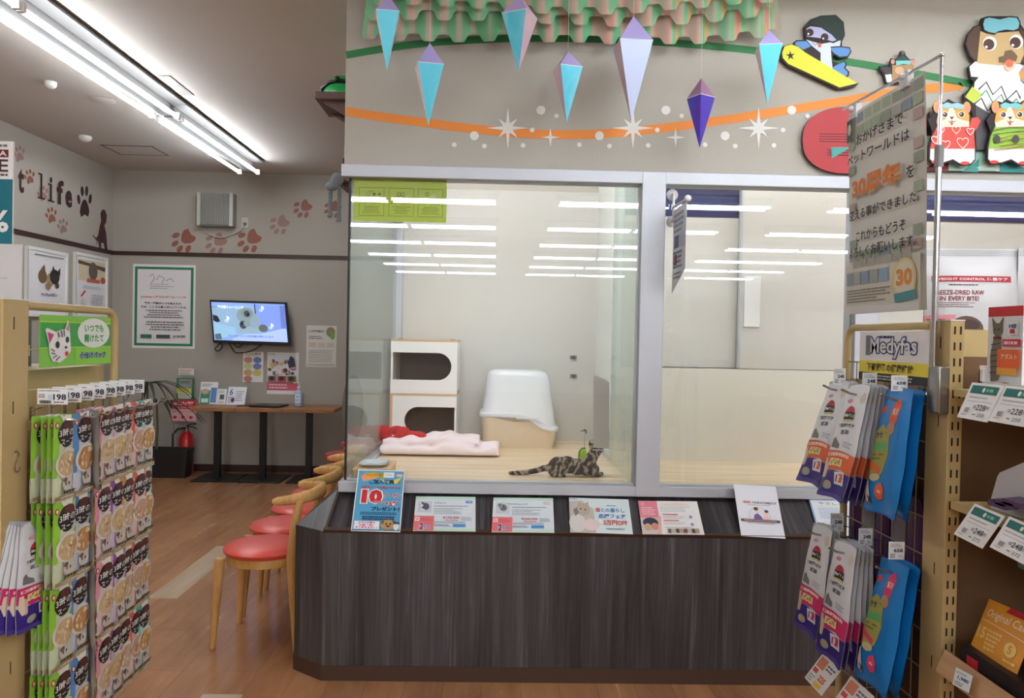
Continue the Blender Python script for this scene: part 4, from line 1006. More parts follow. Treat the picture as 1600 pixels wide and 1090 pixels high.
for (x, y, r, c, l) in ((288, 375, 23, TERR, 'terracotta paw print sticker below the wall fan, first along the trail'), (339, 379, 21, TERR2, 'faded paw print sticker crossed by the fan cord'), (391, 375, 23, TERR, 'terracotta paw print sticker right under the wall socket'), (438, 350, 19, TERR2, 'faded paw print sticker climbing the back wall'), (474, 325, 18, TERR, 'highest terracotta paw print sticker on the back wall'), (521, 326, 17, TERR, 'paw print sticker behind the hanging rope toy')):
    s = Sheet(9, 9); paw(s, x, y, r, -2.3, c); sticker('paw_print_sticker', s, l, fmap=fb, n=NY, eps=.0005, group='paw prints on the back wall')
for (x, y, r, c, l) in ((30, 241, 15, TERR2, 'faded paw print sticker highest on the side wall'), (46, 277, 14, TERR, 'terracotta paw print sticker over the letter t'), (67, 303, 14, TERR2, 'faded paw print sticker behind the letter l'), (80, 337, 15, TERR, 'terracotta paw print sticker under the lettering'), (98, 354, 14, TERR2, 'faded paw print sticker lowest on the side wall')):
    s = Sheet(9, 9); paw(s, x, y, r, -.25, c, .75); sticker('paw_print_sticker', s, l, fmap=fx, n=NX, eps=.0005, group='paw prints on the side wall')
s = Sheet(9, 9); paw(s, 132, 317, 30, -.02, MAR, .48); sticker('large_paw_sticker', s, 'large dark paw print at the end of the wall lettering', fmap=fx, n=NX)
s = Sheet(9, 9); s.poly([(157, 333), (160, 327), (164, 328), (167, 336), (166, 347), (163, 352), (166, 365), (168, 391), (164, 391), (162, 380), (158, 379), (158, 388), (155, 388), (153, 375), (150, 384), (151, 376), (146, 370), (145, 366), (150, 372), (153, 368), (156, 352), (158, 345)], M((74, 38, 44), .6))
sticker('dog_silhouette_sticker', s, 'dark sitting dog silhouette sticker above the wall rail', fmap=fx, n=NX)
z1 = onX(58, 269, XL).z; z0 = onX(58, 309, XL).z; ya, yb = onX(56, 300, XL).y, onX(113, 300, XL).y
cw = (yb - ya) / 4; y0 = ya - 5 * cw
def mono(s, t, i, hh, yc, col):
    s.text(t, (i + .5), yc, hh, col, w=.74 if t not in 'lit' else None, bold=.03)
    if t in 'li': s.rect(i + .16, .93, i + .86, 1.0, col); s.rect(i + .16, .0 if t == 'l' else .28, i + .5, .07 if t == 'l' else .35, col)
s = Sheet(9, 1); LT = M((66, 30, 34), .6)
for i, ch, hh, yc in ((1, 'P', .95, .52), (2, 'e', .72, .65), (3, 't', .92, .54), (5, 'l', 1.0, .5), (6, 'i', 1.0, .5), (7, 'f', 1.0, .5), (8, 'e', .72, .65)): mono(s, ch, i, hh, yc, LT)
tl = V((XL_, y0, z1))
f9 = lambda x, y: V((XL_, y0 + x * cw, z1 + (z0 - z1) * y))
sticker('wall_lettering', s, 'dark lettering Pet life on the side wall', fmap=f9, n=NX, eps=.0008)

# ------------------------------------------------------------------ back wall posters and screen
def wallposter(name, s, a, b_, label, base='f0eeee', Y=YB - .004, cat='poster', eps=.0008, th=.003):
    TL, TR, BL = corners(onY(*a, Y), onY(*b_, Y)); return tag(s.build(name, TL, TR, BL, base=M(base, .5), thick=th, eps=eps), label, cat)
s = Sheet(95, 134); G = M((40, 128, 92), .5)
s.rect(3, 4, 92, 130, G); s.rect(7, 8, 88, 126, (236, 232, 236)); GY = M((150, 160, 160), .5)
for pts in (((25, 20), (30, 15), (33, 22), (28, 30)), ((36, 25), (40, 18), (48, 22), (44, 30)), ((50, 26), (58, 22), (62, 27))): s.line(list(pts), 1.2, GY)
s.fine(26, 30, 64, 40, 3, GY, .3); s.text('Jokerプロデュース', 47, 52, 4, (224, 120, 80), w=70, bold=.03); s.text('愛犬・愛猫がいつも私たちの', 46, 62, 3.6, (50, 44, 50), w=56, bold=.03); s.text('そば・こころの真ん中にいてくれる。', 48, 68, 3.6, (50, 44, 50), w=70, bold=.03)
s.fine(18, 72, 78, 86, 4, (110, 106, 112), .45, .3, True); s.fine(20, 90, 80, 106, 4, (110, 106, 112), .45, .3, True); s.rect(13, 112, 30, 118, (50, 110, 76)); s.rect(37, 112, 58, 118, (70, 90, 84)); s.text('JOKER', 72, 115, 4.6, (80, 56, 76), w=20, bold=.03)
wallposter('green_border_poster', s, (208, 412), (304, 545), 'large poster with a green border on the back wall')
s = Sheet(31, 48); s.text('しつけ教室', 16, 3, 3, (80, 80, 60), w=22); s.rect(3, 5, 22, 6.5, (230, 214, 60))
for i, c in enumerate(((214, 140, 146), (110, 140, 200), (206, 214, 140), (120, 140, 206), (214, 170, 110), (216, 206, 96), (206, 130, 110))): s.ell(8 + (i % 2) * 14, 13 + (i // 2) * 10, 6.5, 5, c, 10)
wallposter('class_flyer', s, (380, 549), (411, 597), 'small flyer with coloured blobs under the television')
s = Sheet(48, 66); s.rect(0, 47, 48, 60, (222, 100, 124)); s.fine(3, 49, 40, 58, 2, (250, 220, 226), .5, .3)
rg = random.Random(5)
for i in range(26): s.ell(4 + rg.random() * 38, 12 + rg.random() * 22, 1.5 + rg.random() * 3, 1.5 + rg.random() * 2.5, ((90, 70, 66), (226, 150, 170), (150, 130, 190), (236, 200, 90), (230, 226, 230), (80, 110, 180))[i % 6], 8)
s.poly([(32, 16), (36, 5), (41, 8), (44, 22), (34, 24)], (60, 60, 84)); s.text('Pet Plus', 8, 3, 2, (90, 90, 90), w=10)
for i in range(3): s.rect(2 + i * 15, 37, 15 + i * 15, 46, ((150, 120, 110), (166, 76, 70), (120, 110, 70))[i]); s.ell(8 + i * 15, 41, 4, 3.4, (60, 44, 40), 10)
wallposter('grooming_poster', s, (418, 550), (466, 616), 'busy pink-footed poster of pets above the sanitiser bottle')
s = Sheet(46, 66); s.text('体の健康相談窓口', 15, 9, 4, (60, 66, 50), w=24, bold=.03); s.ell(37, 10, 7, 8, (150, 130, 90), 14); s.ell(40, 16, 4, 6, (120, 170, 90), 12); s.fine(4, 16, 28, 22, 2, (120, 120, 110), .5)
for i in range(3): s.rect(4 + i * 14, 27, 15 + i * 14, 34, ((222, 190, 184), (214, 200, 190), (206, 196, 186))[i])
s.fine(4, 38, 42, 58, 6, (170, 166, 160), .4, .2); s.rect(2, 60, 44, 63, (190, 192, 180))
wallposter('notice_sheet', s, (479, 508), (525, 574), 'white notice sheet with small dog photo at the wall end', base='dcdcd4')
def leftposter(name, s, a, b_, label):
    TL, TR, BL = corners(onX(*a, XL + .03), onX(*b_, XL + .03))
    t = thing(name, label, 'framed poster', (XL, (TL.y + TR.y) / 2, BL.z))
    s.build('print', TL, TR, BL, base=M('efecf0', .35), thick=.004, eps=.0015, parent=t)
    b = mb(WHITE); e = .028
    for y0_, y1_, za_, zb__ in ((TL.y - e, TR.y + e, TL.z, TL.z + e), (TL.y - e, TR.y + e, BL.z - e, BL.z), (TL.y - e, TL.y, BL.z, TL.z), (TR.y, TR.y + e, BL.z, TL.z)): b.box(XL, XL + .04, y0_, y1_, za_, zb__)
    b.build('frame', t, bevel=.004)
s = Sheet(58, 100); FURB = M((120, 96, 66), .6)
s.ell(20, 40, 7, 11, FURB); s.ell(32, 44, 6, 11, (176, 150, 110)); s.ell(39, 38, 8, 12, (44, 38, 36)); s.poly([(16, 30), (22, 20), (24, 34)], FURB); s.poly([(34, 30), (36, 20), (40, 32)], (44, 38, 36)); s.poly([(42, 30), (47, 22), (47, 36)], (44, 38, 36)); s.ell(28, 54, 4, 6, (150, 120, 84)); s.ell(42, 52, 3, 5, (70, 56, 50))
s.line([(6, 6), (52, 6)], 1.2, (80, 80, 84)); s.text('Pet Plusの想い', 29, 68, 5, (50, 44, 90), w=26, bold=.03); s.text('ペットとの出会い方', 29, 82, 4, (80, 74, 110), w=28, bold=.02)
leftposter('kitten_poster', s, (46, 389), (102, 492), 'framed poster of two kittens on the side wall')
s = Sheet(46, 100); s.rect(2, 6, 44, 42, (222, 206, 174)); s.poly([(0, 8), (44, 14), (44, 22), (20, 16), (0, 14)], (96, 80, 66)); s.ell(24, 24, 7, 16, (104, 92, 80)); s.ell(40, 38, 4, 6, (196, 90, 60)); s.rect(14, 38, 34, 44, (206, 96, 70)); s.fine(8, 50, 38, 56, 2, (180, 190, 206), .4); s.line([(5, 70), (11, 60)], 2.4, (190, 50, 50)); s.ell(10, 78, 4, 6, (240, 220, 220)); s.fine(20, 64, 42, 90, 6, (190, 186, 190), .4)
leftposter('cat_tree_poster', s, (121, 398), (165, 492), 'framed poster of a cat on a branch nearest the room corner')
# television
Yt = 8.12; TLt, TRt, BLt = onY(327, 468, Yt), onY(447, 472, Yt), onY(333, 535.5, Yt)
t = thing('television', 'wall television showing a curly puppy training clip', 'television', (onY(390, 537, Yt)))
U = TRt - TLt; D = BLt - TLt
nn = V((0, -1, 0))
b = mb(BLACK); b.obox(TLt + U / 2 + D / 2 + V((0, .028, 0)), U.normalized(), nn, D.normalized(), U.length / 2, .026, D.length / 2); b.build('housing', t, bevel=.004)
mb(BLACK).box(TLt.x + .3, TLt.x + .5, Yt + .05, YB, BLt.z + .12, TLt.z - .1).build('wall_mount', t)
def E_(c): return M(c, .4, emit=.42)
s = Sheet(1260, 660)
s.rect(0, 0, 1260, 660, E_((128, 158, 226))); s.poly([(0, 90), (740, 60), (800, 560), (0, 560)], E_((132, 162, 190))); s.poly([(740, 20), (1180, 30), (1180, 420), (900, 500), (760, 300)], E_((116, 142, 224)))
s.poly([(1170, 20), (1260, 20), (1260, 440), (1170, 420)], E_((96, 116, 186))); s.rect(735, 10, 752, 200, E_((20, 26, 50)))
s.poly([(10, 220), (90, 240), (130, 330), (70, 350), (10, 320)], E_((30, 30, 46))); s.poly([(10, 340), (140, 380), (380, 430), (380, 560), (20, 650), (10, 500)], E_((138, 176, 206)))
FU = E_((122, 142, 150)); s.ell(620, 440, 180, 180, E_((134, 160, 178))); s.ell(700, 300, 120, 130, E_((128, 150, 168))); s.ell(550, 220, 130, 130, FU); s.ell(600, 170, 110, 90, E_((116, 132, 130)))
s.ell(600, 185, 52, 56, E_((62, 66, 84))); s.ell(620, 200, 24, 24, E_((24, 24, 36))); s.ell(520, 380, 62, 70, E_((64, 60, 84))); s.ell(590, 360, 62, 54, E_((122, 140, 144))); s.ell(500, 360, 20, 24, E_((30, 26, 40))); s.ell(860, 430, 80, 66, E_((88, 96, 88)))
s.poly([(340, 620), (520, 540), (820, 530), (1250, 420), (1260, 660), (300, 660)], E_((160, 182, 244))); s.line([(820, 535), (1250, 425)], 8, E_((190, 190, 240)))
s.poly([(20, 560), (120, 540), (140, 640), (30, 650)], E_((70, 100, 104)))
WL = E_((236, 246, 255)); s.text('愛犬猫トレーニング', 330, 80, 52, WL, w=440, bold=.03); s.line([(10, 84), (100, 84)], 6, E_((40, 60, 96)))
for x, y in ((240, 320), (850, 120), (990, 420)):
    s.ell(x, y, 28, 20, WL); s.line([(x + 20, y), (x + 20, y - 80), (x + 50, y - 50), (x + 40, y - 20)], 16, WL); s.ell(x - 2, y, 15, 10, E_((30, 40, 60)))
s.text('プレイルームからは生活音が流れています', 640, 575, 38, E_((60, 60, 130)), w=780, bold=.01)
o1 = TLt + U * .022 + D * .05 + nn * .0005
s.build('screen', o1, o1 + U * .956, o1 + D * .88, base=E_((110, 140, 210)), thick=.001, eps=.0006, parent=t)
CORD = M((24, 24, 26), .5)
for pts in ([(345, 535), (336, 545), (342, 548), (348, 540), (343, 536)], [(358, 535), (366, 549), (374, 551), (389, 549), (402, 543), (410, 536)], [(364, 536), (372, 542), (377, 539), (380, 537)]):
    mb(CORD).tube([onY(x, y, 8.2) for x, y in smooth_curve(pts, 4)], .006, 6).build('cable', t)
# wall fan heater, sockets and cord
a, b_ = onY(308, 300, 8.17), onY(363, 353, 8.17)
t = thing('wall_fan', 'square louvred ventilation fan high on the back wall', 'wall fan', ((a.x + b_.x) / 2, 8.24, b_.z))
GRY = M((150, 152, 148), .45, name='grey_plastic')
mb(GRY).box(a.x, b_.x, 8.20, YB, b_.z, a.z).build('housing', t, bevel=.006)
mb(M((60, 58, 56), .6)).box(a.x + .03, b_.x - .05, 8.19, 8.2, b_.z + .02, a.z - .02).build('dark_core', t)
for i in range(17):
    x = a.x + .035 + i * (b_.x - a.x - .085) / 16; mb(M((176, 176, 170), .4)).box(x - .004, x + .004, 8.17, 8.19, b_.z + .015, a.z - .015).build('louvre_bar', t)
mb(M((196, 198, 194), .4)).box(a.x, a.x + .03, 8.17, 8.2, b_.z, a.z).build('side_rail', t); mb(M((196, 198, 194), .4)).box(b_.x - .035, b_.x, 8.17, 8.2, b_.z, a.z).build('side_rail', t)
a, b_ = onY(377, 339, 8.28), onY(388, 356, 8.28)
t = thing('wall_socket', 'white wall socket beside the fan', 'socket', ((a.x + b_.x) / 2, YB, b_.z))
mb(M((206, 202, 192), .5)).box(a.x, b_.x, 8.288, YB, b_.z, a.z).build('plate', t, bevel=.002)
mb(M((110, 106, 100), .5)).box((a.x + b_.x) / 2 - .015, (a.x + b_.x) / 2 + .015, 8.27, 8.288, (a.z + b_.z) / 2 - .03, (a.z + b_.z) / 2).build('plug', t)
b = mb(M((190, 186, 178), .5)).tube([onY(x, y, 8.28) for x, y in smooth_curve([(382, 350), (376, 360), (360, 367), (344, 371), (325, 365), (314, 355)], 5)], .006, 6)
tag(b.build('fan_cord'), 'thin pale cord looping from fan to socket', 'cord')

# ------------------------------------------------------------------ cafe tables and what stands on them
zt = onY(400, 638, 7.62).z; Yf, Yk = 7.62, 8.2
tl_ = ['cafe table next to the fire extinguisher', 'middle cafe table under the television', 'cafe table end nearest the glass case']
for i, (xa, xb, xc) in enumerate(((297, 366.3, 340), (366.7, 441, 411), (441.4, 522, 483))):
    X0, X1, Xc = onY(xa, 638, Yf).x, onY(xb, 638, Yf).x, onY(xc, 700, 7.9).x
    t = thing('cafe_table', 'oak-topped ' + tl_[i] if i else 'oak-topped ' + tl_[i], 'table', (Xc, 7.9, 0), 'cafe tables along the back wall')
    mb(TABLEWOOD).box(X0, X1, Yf, Yk, zt - .035, zt).build('table_top', t, bevel=.003)
    mb(BLACK).box(Xc - .03, Xc + .03, 7.87, 7.93, .012, zt - .035).build('column', t)
    b = mb(BLACK); xm = (X0 + X1) / 2; b.box(xm - .23, xm + .2, 7.68, 8.12, 0, .012); b.build('base', t, bevel=.003)
zt += .0008
def standcard(name, s, pl, pr, ytop, label, Y, lean=.05, base='eeeff0', cat='leaflet stand'):
    bl = onY(pl, 620, Y); br = onY(pr, 620, Y); zz = onY((pl + pr) / 2, ytop, Y).z
    TL = V((bl.x, Y + lean, zz)); TR = V((br.x, Y + lean, zz)); BL = V((bl.x, Y, zt))
    t = thing(name, label, cat, ((bl.x + br.x) / 2, Y, zt))
    s.build('printed_card', TL, TR, BL, base=M(base, .5), thick=.004, eps=.0008, parent=t)
    mb(M((220, 224, 226), .2)).prism([V((bl.x + .02, Y + .004, zt)), V((bl.x + .02, Y + .09, zt)), V((bl.x + .02, Y + lean, zz - .02))], (br.x - bl.x - .04, 0, 0)).build('rear_stand', t)
s = Sheet(27, 32); s.rect(1, 12, 16, 32, (70, 140, 110)); s.ell(8, 14, 6, 4, (206, 176, 150)); s.rect(17, 8, 26, 30, (96, 140, 206)); s.fine(2, 2, 20, 7, 2, (120, 150, 150), .5); s.rect(3, 24, 14, 30, (214, 236, 226))
standcard('brochure_holder', s, 311, 338, 597, 'green and blue brochures in a holder on the cafe table', 8.0)
s = Sheet(14, 22); s.fine(2, 2, 12, 6, 2, (110, 190, 130), .5); s.rect(4, 8, 11, 15, (90, 100, 96)); s.fine(2, 17, 12, 21, 2, (170, 160, 140), .5)
standcard('card_stand', s, 338, 352, 608, 'narrow card stand between the brochures and calendar', 7.98)
s = Sheet(30, 24); s.text('6', 6, 7, 9, (50, 90, 190)); s.fine(2, 13, 13, 22, 4, (120, 130, 190), .5); s.ell(10, 18, 3, 3, (120, 40, 60)); s.fine(14, 5, 28, 20, 5, (160, 176, 200), .5)
standcard('desk_calendar', s, 353, 382, 605, 'small desk calendar standing on the cafe tables', 7.98, .08, cat='calendar')
b = mb(M((84, 44, 36), .5)); b.T = Matrix.Translation(V((onY(384, 630, 7.85).x, 7.86, zt))) @ Matrix.Rotation(.3, 4, 'Z'); b.box(-.09, .09, -.06, .06, 0, .008); tag(b.build('brown_booklet'), 'small brown booklet lying next to the black folder', 'booklet')
b = mb(M((22, 20, 22), .35)); b.T = Matrix.Translation(V((onY(420, 630, 7.85).x, 7.86, zt))) @ Matrix.Rotation(-.12, 4, 'Z'); b.box(-.155, .155, -.13, .13, 0, .018)
tag(b.build('black_folder', bevel=.003), 'black folder lying on the cafe tables', 'folder')
xc = onY(467, 620, 7.9).x
t = thing('sanitiser_bottle', 'clear pump bottle of hand sanitiser on the cafe table', 'bottle', (xc, 7.9, zt))
mb(M((188, 200, 222), .15, name='clear_gel_bottle', alpha=.85)).lathe([(.035, zt), (.045, zt + .01), (.046, zt + .13), (.035, zt + .16), (.014, zt + .175), (.014, zt + .185)], 20, (xc, 7.9, 0)).build('bottle_body', t); bb_ = t.children[-1]
b = mb(WHITE); b.lathe([(.018, zt + .185), (.018, zt + .205), (.006, zt + .207), (.006, zt + .235), (.012, zt + .236), (.012, zt + .25)], 14, (xc, 7.9, 0)); b.tube([(xc, 7.9, zt + .243), (xc - .05, 7.88, zt + .243)], .007, 8); b.build('pump_head', t)
s = Sheet(10, 14); s.text('薬用', 5, 4, 3, (70, 130, 210)); s.fine(1, 7, 9, 12, 3, (90, 140, 210), .5)
TL, TR, BL = corners((xc - .028, 7.853, zt + .13), (xc + .028, 7.853, zt + .04)); s.build('bottle_label', TL, TR, BL, base=M('dfe9f6', .3), thick=.001, parent=bb_)

# fire extinguisher corner
xe = onY(286, 700, 8.05).x
t = thing('fire_extinguisher', 'red fire extinguisher standing behind the black planter', 'fire extinguisher', (xe, 8.14, 0))
REDP = M((196, 30, 32), .25, name='red_enamel'); 
mb(REDP).lathe([(.06, 0), (.075, .01), (.075, .36), (.06, .41), (.03, .44), (.02, .45)], 22, (xe, 8.14, 0)).build('cylinder_body', t)
b = mb(STEEL); b.lathe([(.022, .45), (.022, .475), (.016, .48), (.016, .50)], 14, (xe, 8.14, 0)); b.build('valve', t)
b = mb(M((30, 30, 32), .4)); b.tube([(xe, 8.14, .50), (xe + .05, 8.12, .525), (xe + .11, 8.10, .53)], .008, 8); b.tube([(xe, 8.14, .49), (xe + .06, 8.12, .50), (xe + .12, 8.10, .475)], .007, 8); b.build('lever_handle', t)
mb(M((20, 20, 20), .5)).tube([V(p) for p in ((xe - .01, 8.12, .48), (xe - .07, 8.08, .475), (xe - .11, 8.06, .42), (xe - .11, 8.06, .3), (xe - .09, 8.07, .12))], .012, 10).build('hose', t)
s = Sheet(40, 33); s.rect(0, 0, 40, 14, (196, 40, 48)); s.text('消火器', 20, 5.5, 6, (244, 232, 232), w=34, bold=.03); s.text('FIRE EXTINGUISHER', 20, 11.5, 2, (244, 232, 232), w=34)
for i in range(3): s.frame(1.5 + i * 12.8, 16, 12.8 + i * 12.8, 32, .6, (214, 110, 120)); s.fine(3 + i * 12.8, 17, 11 + i * 12.8, 20, 2, (206, 90, 100), .4); s.ell(7 + i * 12.8, 27, 3.4, 2.6, (196, 60, 70), 10)
TL, TR, BL = corners(onY(267, 624, 8.0), onY(306, 658, 8.0))
t = thing('extinguisher_sign', 'red and pink extinguisher sign on a wire stand', 'sign', ((TL.x + TR.x) / 2, 8.0, 0))
s.build('sign_plate', TL, TR, BL, base=M('ecc6cc', .45), thick=.006, eps=.0008, parent=t)
for xx in (TL.x + .03, TR.x - .03): mb(STEEL).tube([(xx, 8.012, 0.0), (xx, 8.012, TL.z - .02)], .004, 6).build('stand_wire', t)
# planter with dracaena
Yp = onZ(265, 747, 0).y; xa, xb = onY(212, 746, Yp).x, onY(288, 746, Yp).x
zp = onY(265, 702, Yp).z
t = thing('potted_plant', 'dark rectangular planter with strappy green leaves', 'plant', ((xa + xb) / 2, Yp + .15, 0))
b = mb(M((26, 24, 26), .5, name='black_planter_plastic')); loft(b, [rr((xa + xb) / 2, Yp + .10, (xb - xa) / 2, .08, .02, 0.0), rr((xa + xb) / 2, Yp + .10, (xb - xa) / 2 + .03, .095, .02, zp), rr((xa + xb) / 2, Yp + .10, (xb - xa) / 2 + .02, .085, .02, zp), rr((xa + xb) / 2, Yp + .10, (xb - xa) / 2 + .01, .08, .02, zp - .04)], True, True); b.build('planter', t)
mb(M((56, 42, 32), .9, bump=.5)).box(xa, xb, Yp + .03, Yp + .17, zp - .06, zp - .035).build('soil', t)
LEAF = M((52, 66, 44), .45, name='dark_leaf', var=.2, scale=20)
rg = random.Random(2)
for k, (sx, hh) in enumerate(((xa + .06, .95), (xa + .16, .75))):
    top = V((sx, Yp + .10, hh)); mb(M((96, 84, 60), .8, var=.2)).tube([(sx, Yp + .10, zp - .05), (sx + .01, Yp + .10, .5), top], [.014, .012, .01], 8).build('stem', t)
    for j in range(13):
        a = j * 2.4 + k; L_ = .34 + rg.random() * .2; up = .15 + rg.random() * .12; dx, dy = math.cos(a), math.sin(a) * .45
        pts = [top + V((dx * L_ * u, dy * L_ * u, up * u - .62 * u * u * (L_ + .2))) for u in (0, .15, .35, .55, .75, .9, 1)]
        b = mb(LEAF); sd = V((-dy, dx, 0)).normalized() if abs(dx) + abs(dy) > 0 else V((1, 0, 0))
        ws = [.006, .014, .019, .018, .013, .007, .001]; vs = []
        for p, w_ in zip(pts, ws): vs += [p - sd * w_, p + V((0, 0, -.004)), p + sd * w_, p + V((0, 0, -.006))]
        b.add(vs, [(4 * i + q, 4 * i + (q + 1) % 4, 4 * i + 4 + (q + 1) % 4, 4 * i + 4 + q) for i in range(6) for q in range(4)]); b.build('leaf', t)
# leaflet rack on the wall over the extinguisher
t = thing('leaflet_rack', 'tiered wall rack of small green and yellow leaflets', 'leaflet rack', onY(291, 624, 8.2))
for i, (x0_, x1_, y0_, y1_, c, yy) in enumerate(((279, 303, 575, 586, (228, 222, 216), 8.2), (280, 300, 592, 606, (150, 150, 150), 8.17), (276, 299, 606, 614, (226, 216, 90), 8.13), (278, 299, 613, 623, (220, 216, 200), 8.1))):
    s = Sheet(24, 12); s.fine(2, 2, 22, 6, 2, ((206, 90, 90), (70, 70, 80), (150, 150, 60), (150, 140, 130))[i], .5); s.fine(2, 7, 22, 11, 2, ((90, 160, 110), (140, 190, 160), (190, 180, 80), (170, 170, 160))[i], .5)
    TL, TR, BL = corners(onY(x0_, y0_, yy), onY(x1_, y1_, yy)); s.build('leaflet', TL, TR, BL, base=M(c, .5), thick=.006, eps=.0008, parent=t)
b = mb(M((60, 130, 90), .5)); a, c = onY(277, 590, 8.22), onY(303, 624, 8.22); b.box(a.x, c.x, 8.2, 8.215, c.z, a.z); b.build('rack_panel', t)
mb(M((60, 130, 90), .5)).box(a.x, c.x, 8.07, 8.2, c.z - .006, c.z).build('rack_tray', t)
mb(M((200, 200, 196), .5)).tube([onY(283, 575, 8.22), onY(287, 560, 8.28)], .004, 6).build('hanging_cord', t)

# ------------------------------------------------------------------ ceiling fittings
def czf(x, y): return onZ(x, y, ZC)
p = [czf(157, 226), czf(240, 229), czf(265, 243), czf(190, 242)]
x0_, x1_ = (p[0].x + p[3].x) / 2, (p[1].x + p[2].x) / 2; y0_, y1_ = p[2].y, p[0].y
x0_, x1_, y0_, y1_ = min(x0_, x1_), max(x0_, x1_), min(y0_, y1_), max(y0_, y1_)
b = mb(M((120, 114, 110), .6)); 
for bx in ((x0_, x1_, y0_, y0_ + .02), (x0_, x1_, y1_ - .02, y1_), (x0_, x0_ + .02, y0_, y1_), (x1_ - .02, x1_, y0_, y1_)): b.box(bx[0], bx[1], bx[2], bx[3], ZC - .004, ZC)
b.use(CEIL).box(x0_ + .02, x1_ - .02, y0_ + .02, y1_ - .02, ZC - .003, ZC)
tag(b.build('ceiling_hatch'), 'square access hatch in the ceiling near the side wall', 'ceiling hatch')
for x, y, r, l in ((133, 213, .055, 'round white smoke detector nearest the side wall'), (79, 128, .04, 'small white ceiling sensor closest to the camera')):
    q = czf(x, y); t_ = mb(WHITE).lathe([(r, ZC), (r, ZC - .02), (r * .8, ZC - .035), (r * .4, ZC - .045)], 20, (q.x, q.y, 0)); tag(t_.build('smoke_detector'), l, 'smoke detector')
q = czf(160, 156); t_ = mb(CEIL).lathe([(.085, ZC), (.09, ZC - .006), (.07, ZC - .012)], 24, (q.x, q.y, 0)); tag(t_.build('ceiling_speaker'), 'flat round speaker disc in the ceiling', 'ceiling speaker')
a, c = czf(268, 118), czf(303, 148)
b = mb(M((130, 124, 118), .5)).box(c.x - .08, c.x - .0, c.y, a.y, ZC - .006, ZC); tag(b.build('ceiling_vent'), 'narrow slot vent in the ceiling beside the light', 'vent')

# ------------------------------------------------------------------ chairs along the counter side
SEAT = M((222, 84, 70), .32, name='coral_vinyl', var=.05, bump=.1, scale=120)
def make_chair():
    t = thing('dining_chair', '', 'chair')
    b = mb(SEAT); b.lathe([(.02, .425), (.187, .425), (.198, .435), (.201, .447), (.192, .458), (.15, .468), (.08, .473), (.01, .474)], 40); b.build('seat', t)
    b = mb(OAK); b.lathe([(.165, .385), (.185, .385), (.185, .426), (.165, .426)], 32); b.build('seat_frame', t)
    for sx, sy, top in ((-1, -1, .425), (-1, 1, .425)):
        b = mb(OAK); b.tube([(sx * .192, sy * .165, 0), (sx * .18, sy * .157, .22), (sx * .17, sy * .148, .41), (sx * .169, sy * .147, top)], [.014, .020, .025, .021], 14); b.build('leg', t)
    for sy in (-1, 1):
        b = mb(OAK); b.tube([(.205, sy * .155, 0), (.19, sy * .16, .25), (.185, sy * .165, .44), (.20, sy * .172, .62), (.215, sy * .165, .71)], [.014, .021, .029, .022, .016], 14); b.build('leg', t)
    arc = []; rs = []
    for i in range(25):
        a = R(-84 + 168 * i / 24); arc.append(V((.075 + .20 * math.cos(a), .20 * math.sin(a), .735 - .03 * abs(math.sin(a * .5)) * 1.2))); u = abs(i - 12) / 12
        rs.append((.034 - .016 * u ** 1.5))
    rs[0] = rs[-1] = .010
    b = mb(OAK); b.tube(arc, rs, 16, flat=.5); b.build('back_rail', t)
    return t
ch = make_chair()
cl = ['coral-seated oak chair closest to the camera, against the counter corner', 'coral-seated oak chair second along the counter side', 'coral-seated oak chair third along the counter side', 'oak chair fourth along the counter, only its curved back rail showing']
for i, (x, y) in enumerate(((-1.112, 3.80), (-1.12, 4.235), (-1.13, 4.67), (-1.125, 5.11))):
    c_ = ch if i == 0 else copy_tree(ch)
    c_.location = (x, y, 0); c_.rotation_euler = (0, 0, R((-3, 2, 4, 0)[i])); relabel(c_, cl[i], 'chairs beside the counter')
# low red stools further back
def stool(x, y, label):
    t = thing('red_stool', label, 'stool', (x, y, 0), 'red stools by the case end')
    mb(M((176, 44, 46), .4, name='red_vinyl')).lathe([(.02, .56), (.17, .56), (.185, .58), (.18, .61), (.1, .625), (.01, .626)], 28, (x, y, 0)).build('seat', t)
    for a in (45, 135, 225, 315): mb(OAK).tube([(x + .17 * math.cos(R(a)), y + .17 * math.sin(R(a)), 0), (x + .12 * math.cos(R(a)), y + .12 * math.sin(R(a)), .562)], [.012, .016], 10).build('leg', t)
stool(-1.07, 5.75, 'red cushioned stool behind the last oak chair'); stool(-1.07, 6.35, 'red cushioned stool under the grey leaf cushion')
# grey leaf cushion leaning at the case end
t = thing('leaf_cushion', 'tall grey oval cushion with leaf print at the case end', 'cushion', (-1.19, 6.4, .59))
pc = onY(543, 640, 6.4)
b = mb(M((112, 106, 98), .8, var=.12, scale=12)); b.ball((-1.185, 6.46, .63 + .25), (.09, .05, .28), 24); b.build('cushion_body', t)
b = mb(M((70, 66, 62), .8))
for k in range(7):
    z_ = .72 + k * .05; b.tube([(-1.17, 6.408, z_ - .03), (-1.20, 6.41, z_), (-1.235, 6.42, z_ + .03)], .004, 5)
b.build('leaf_vein_print', t)

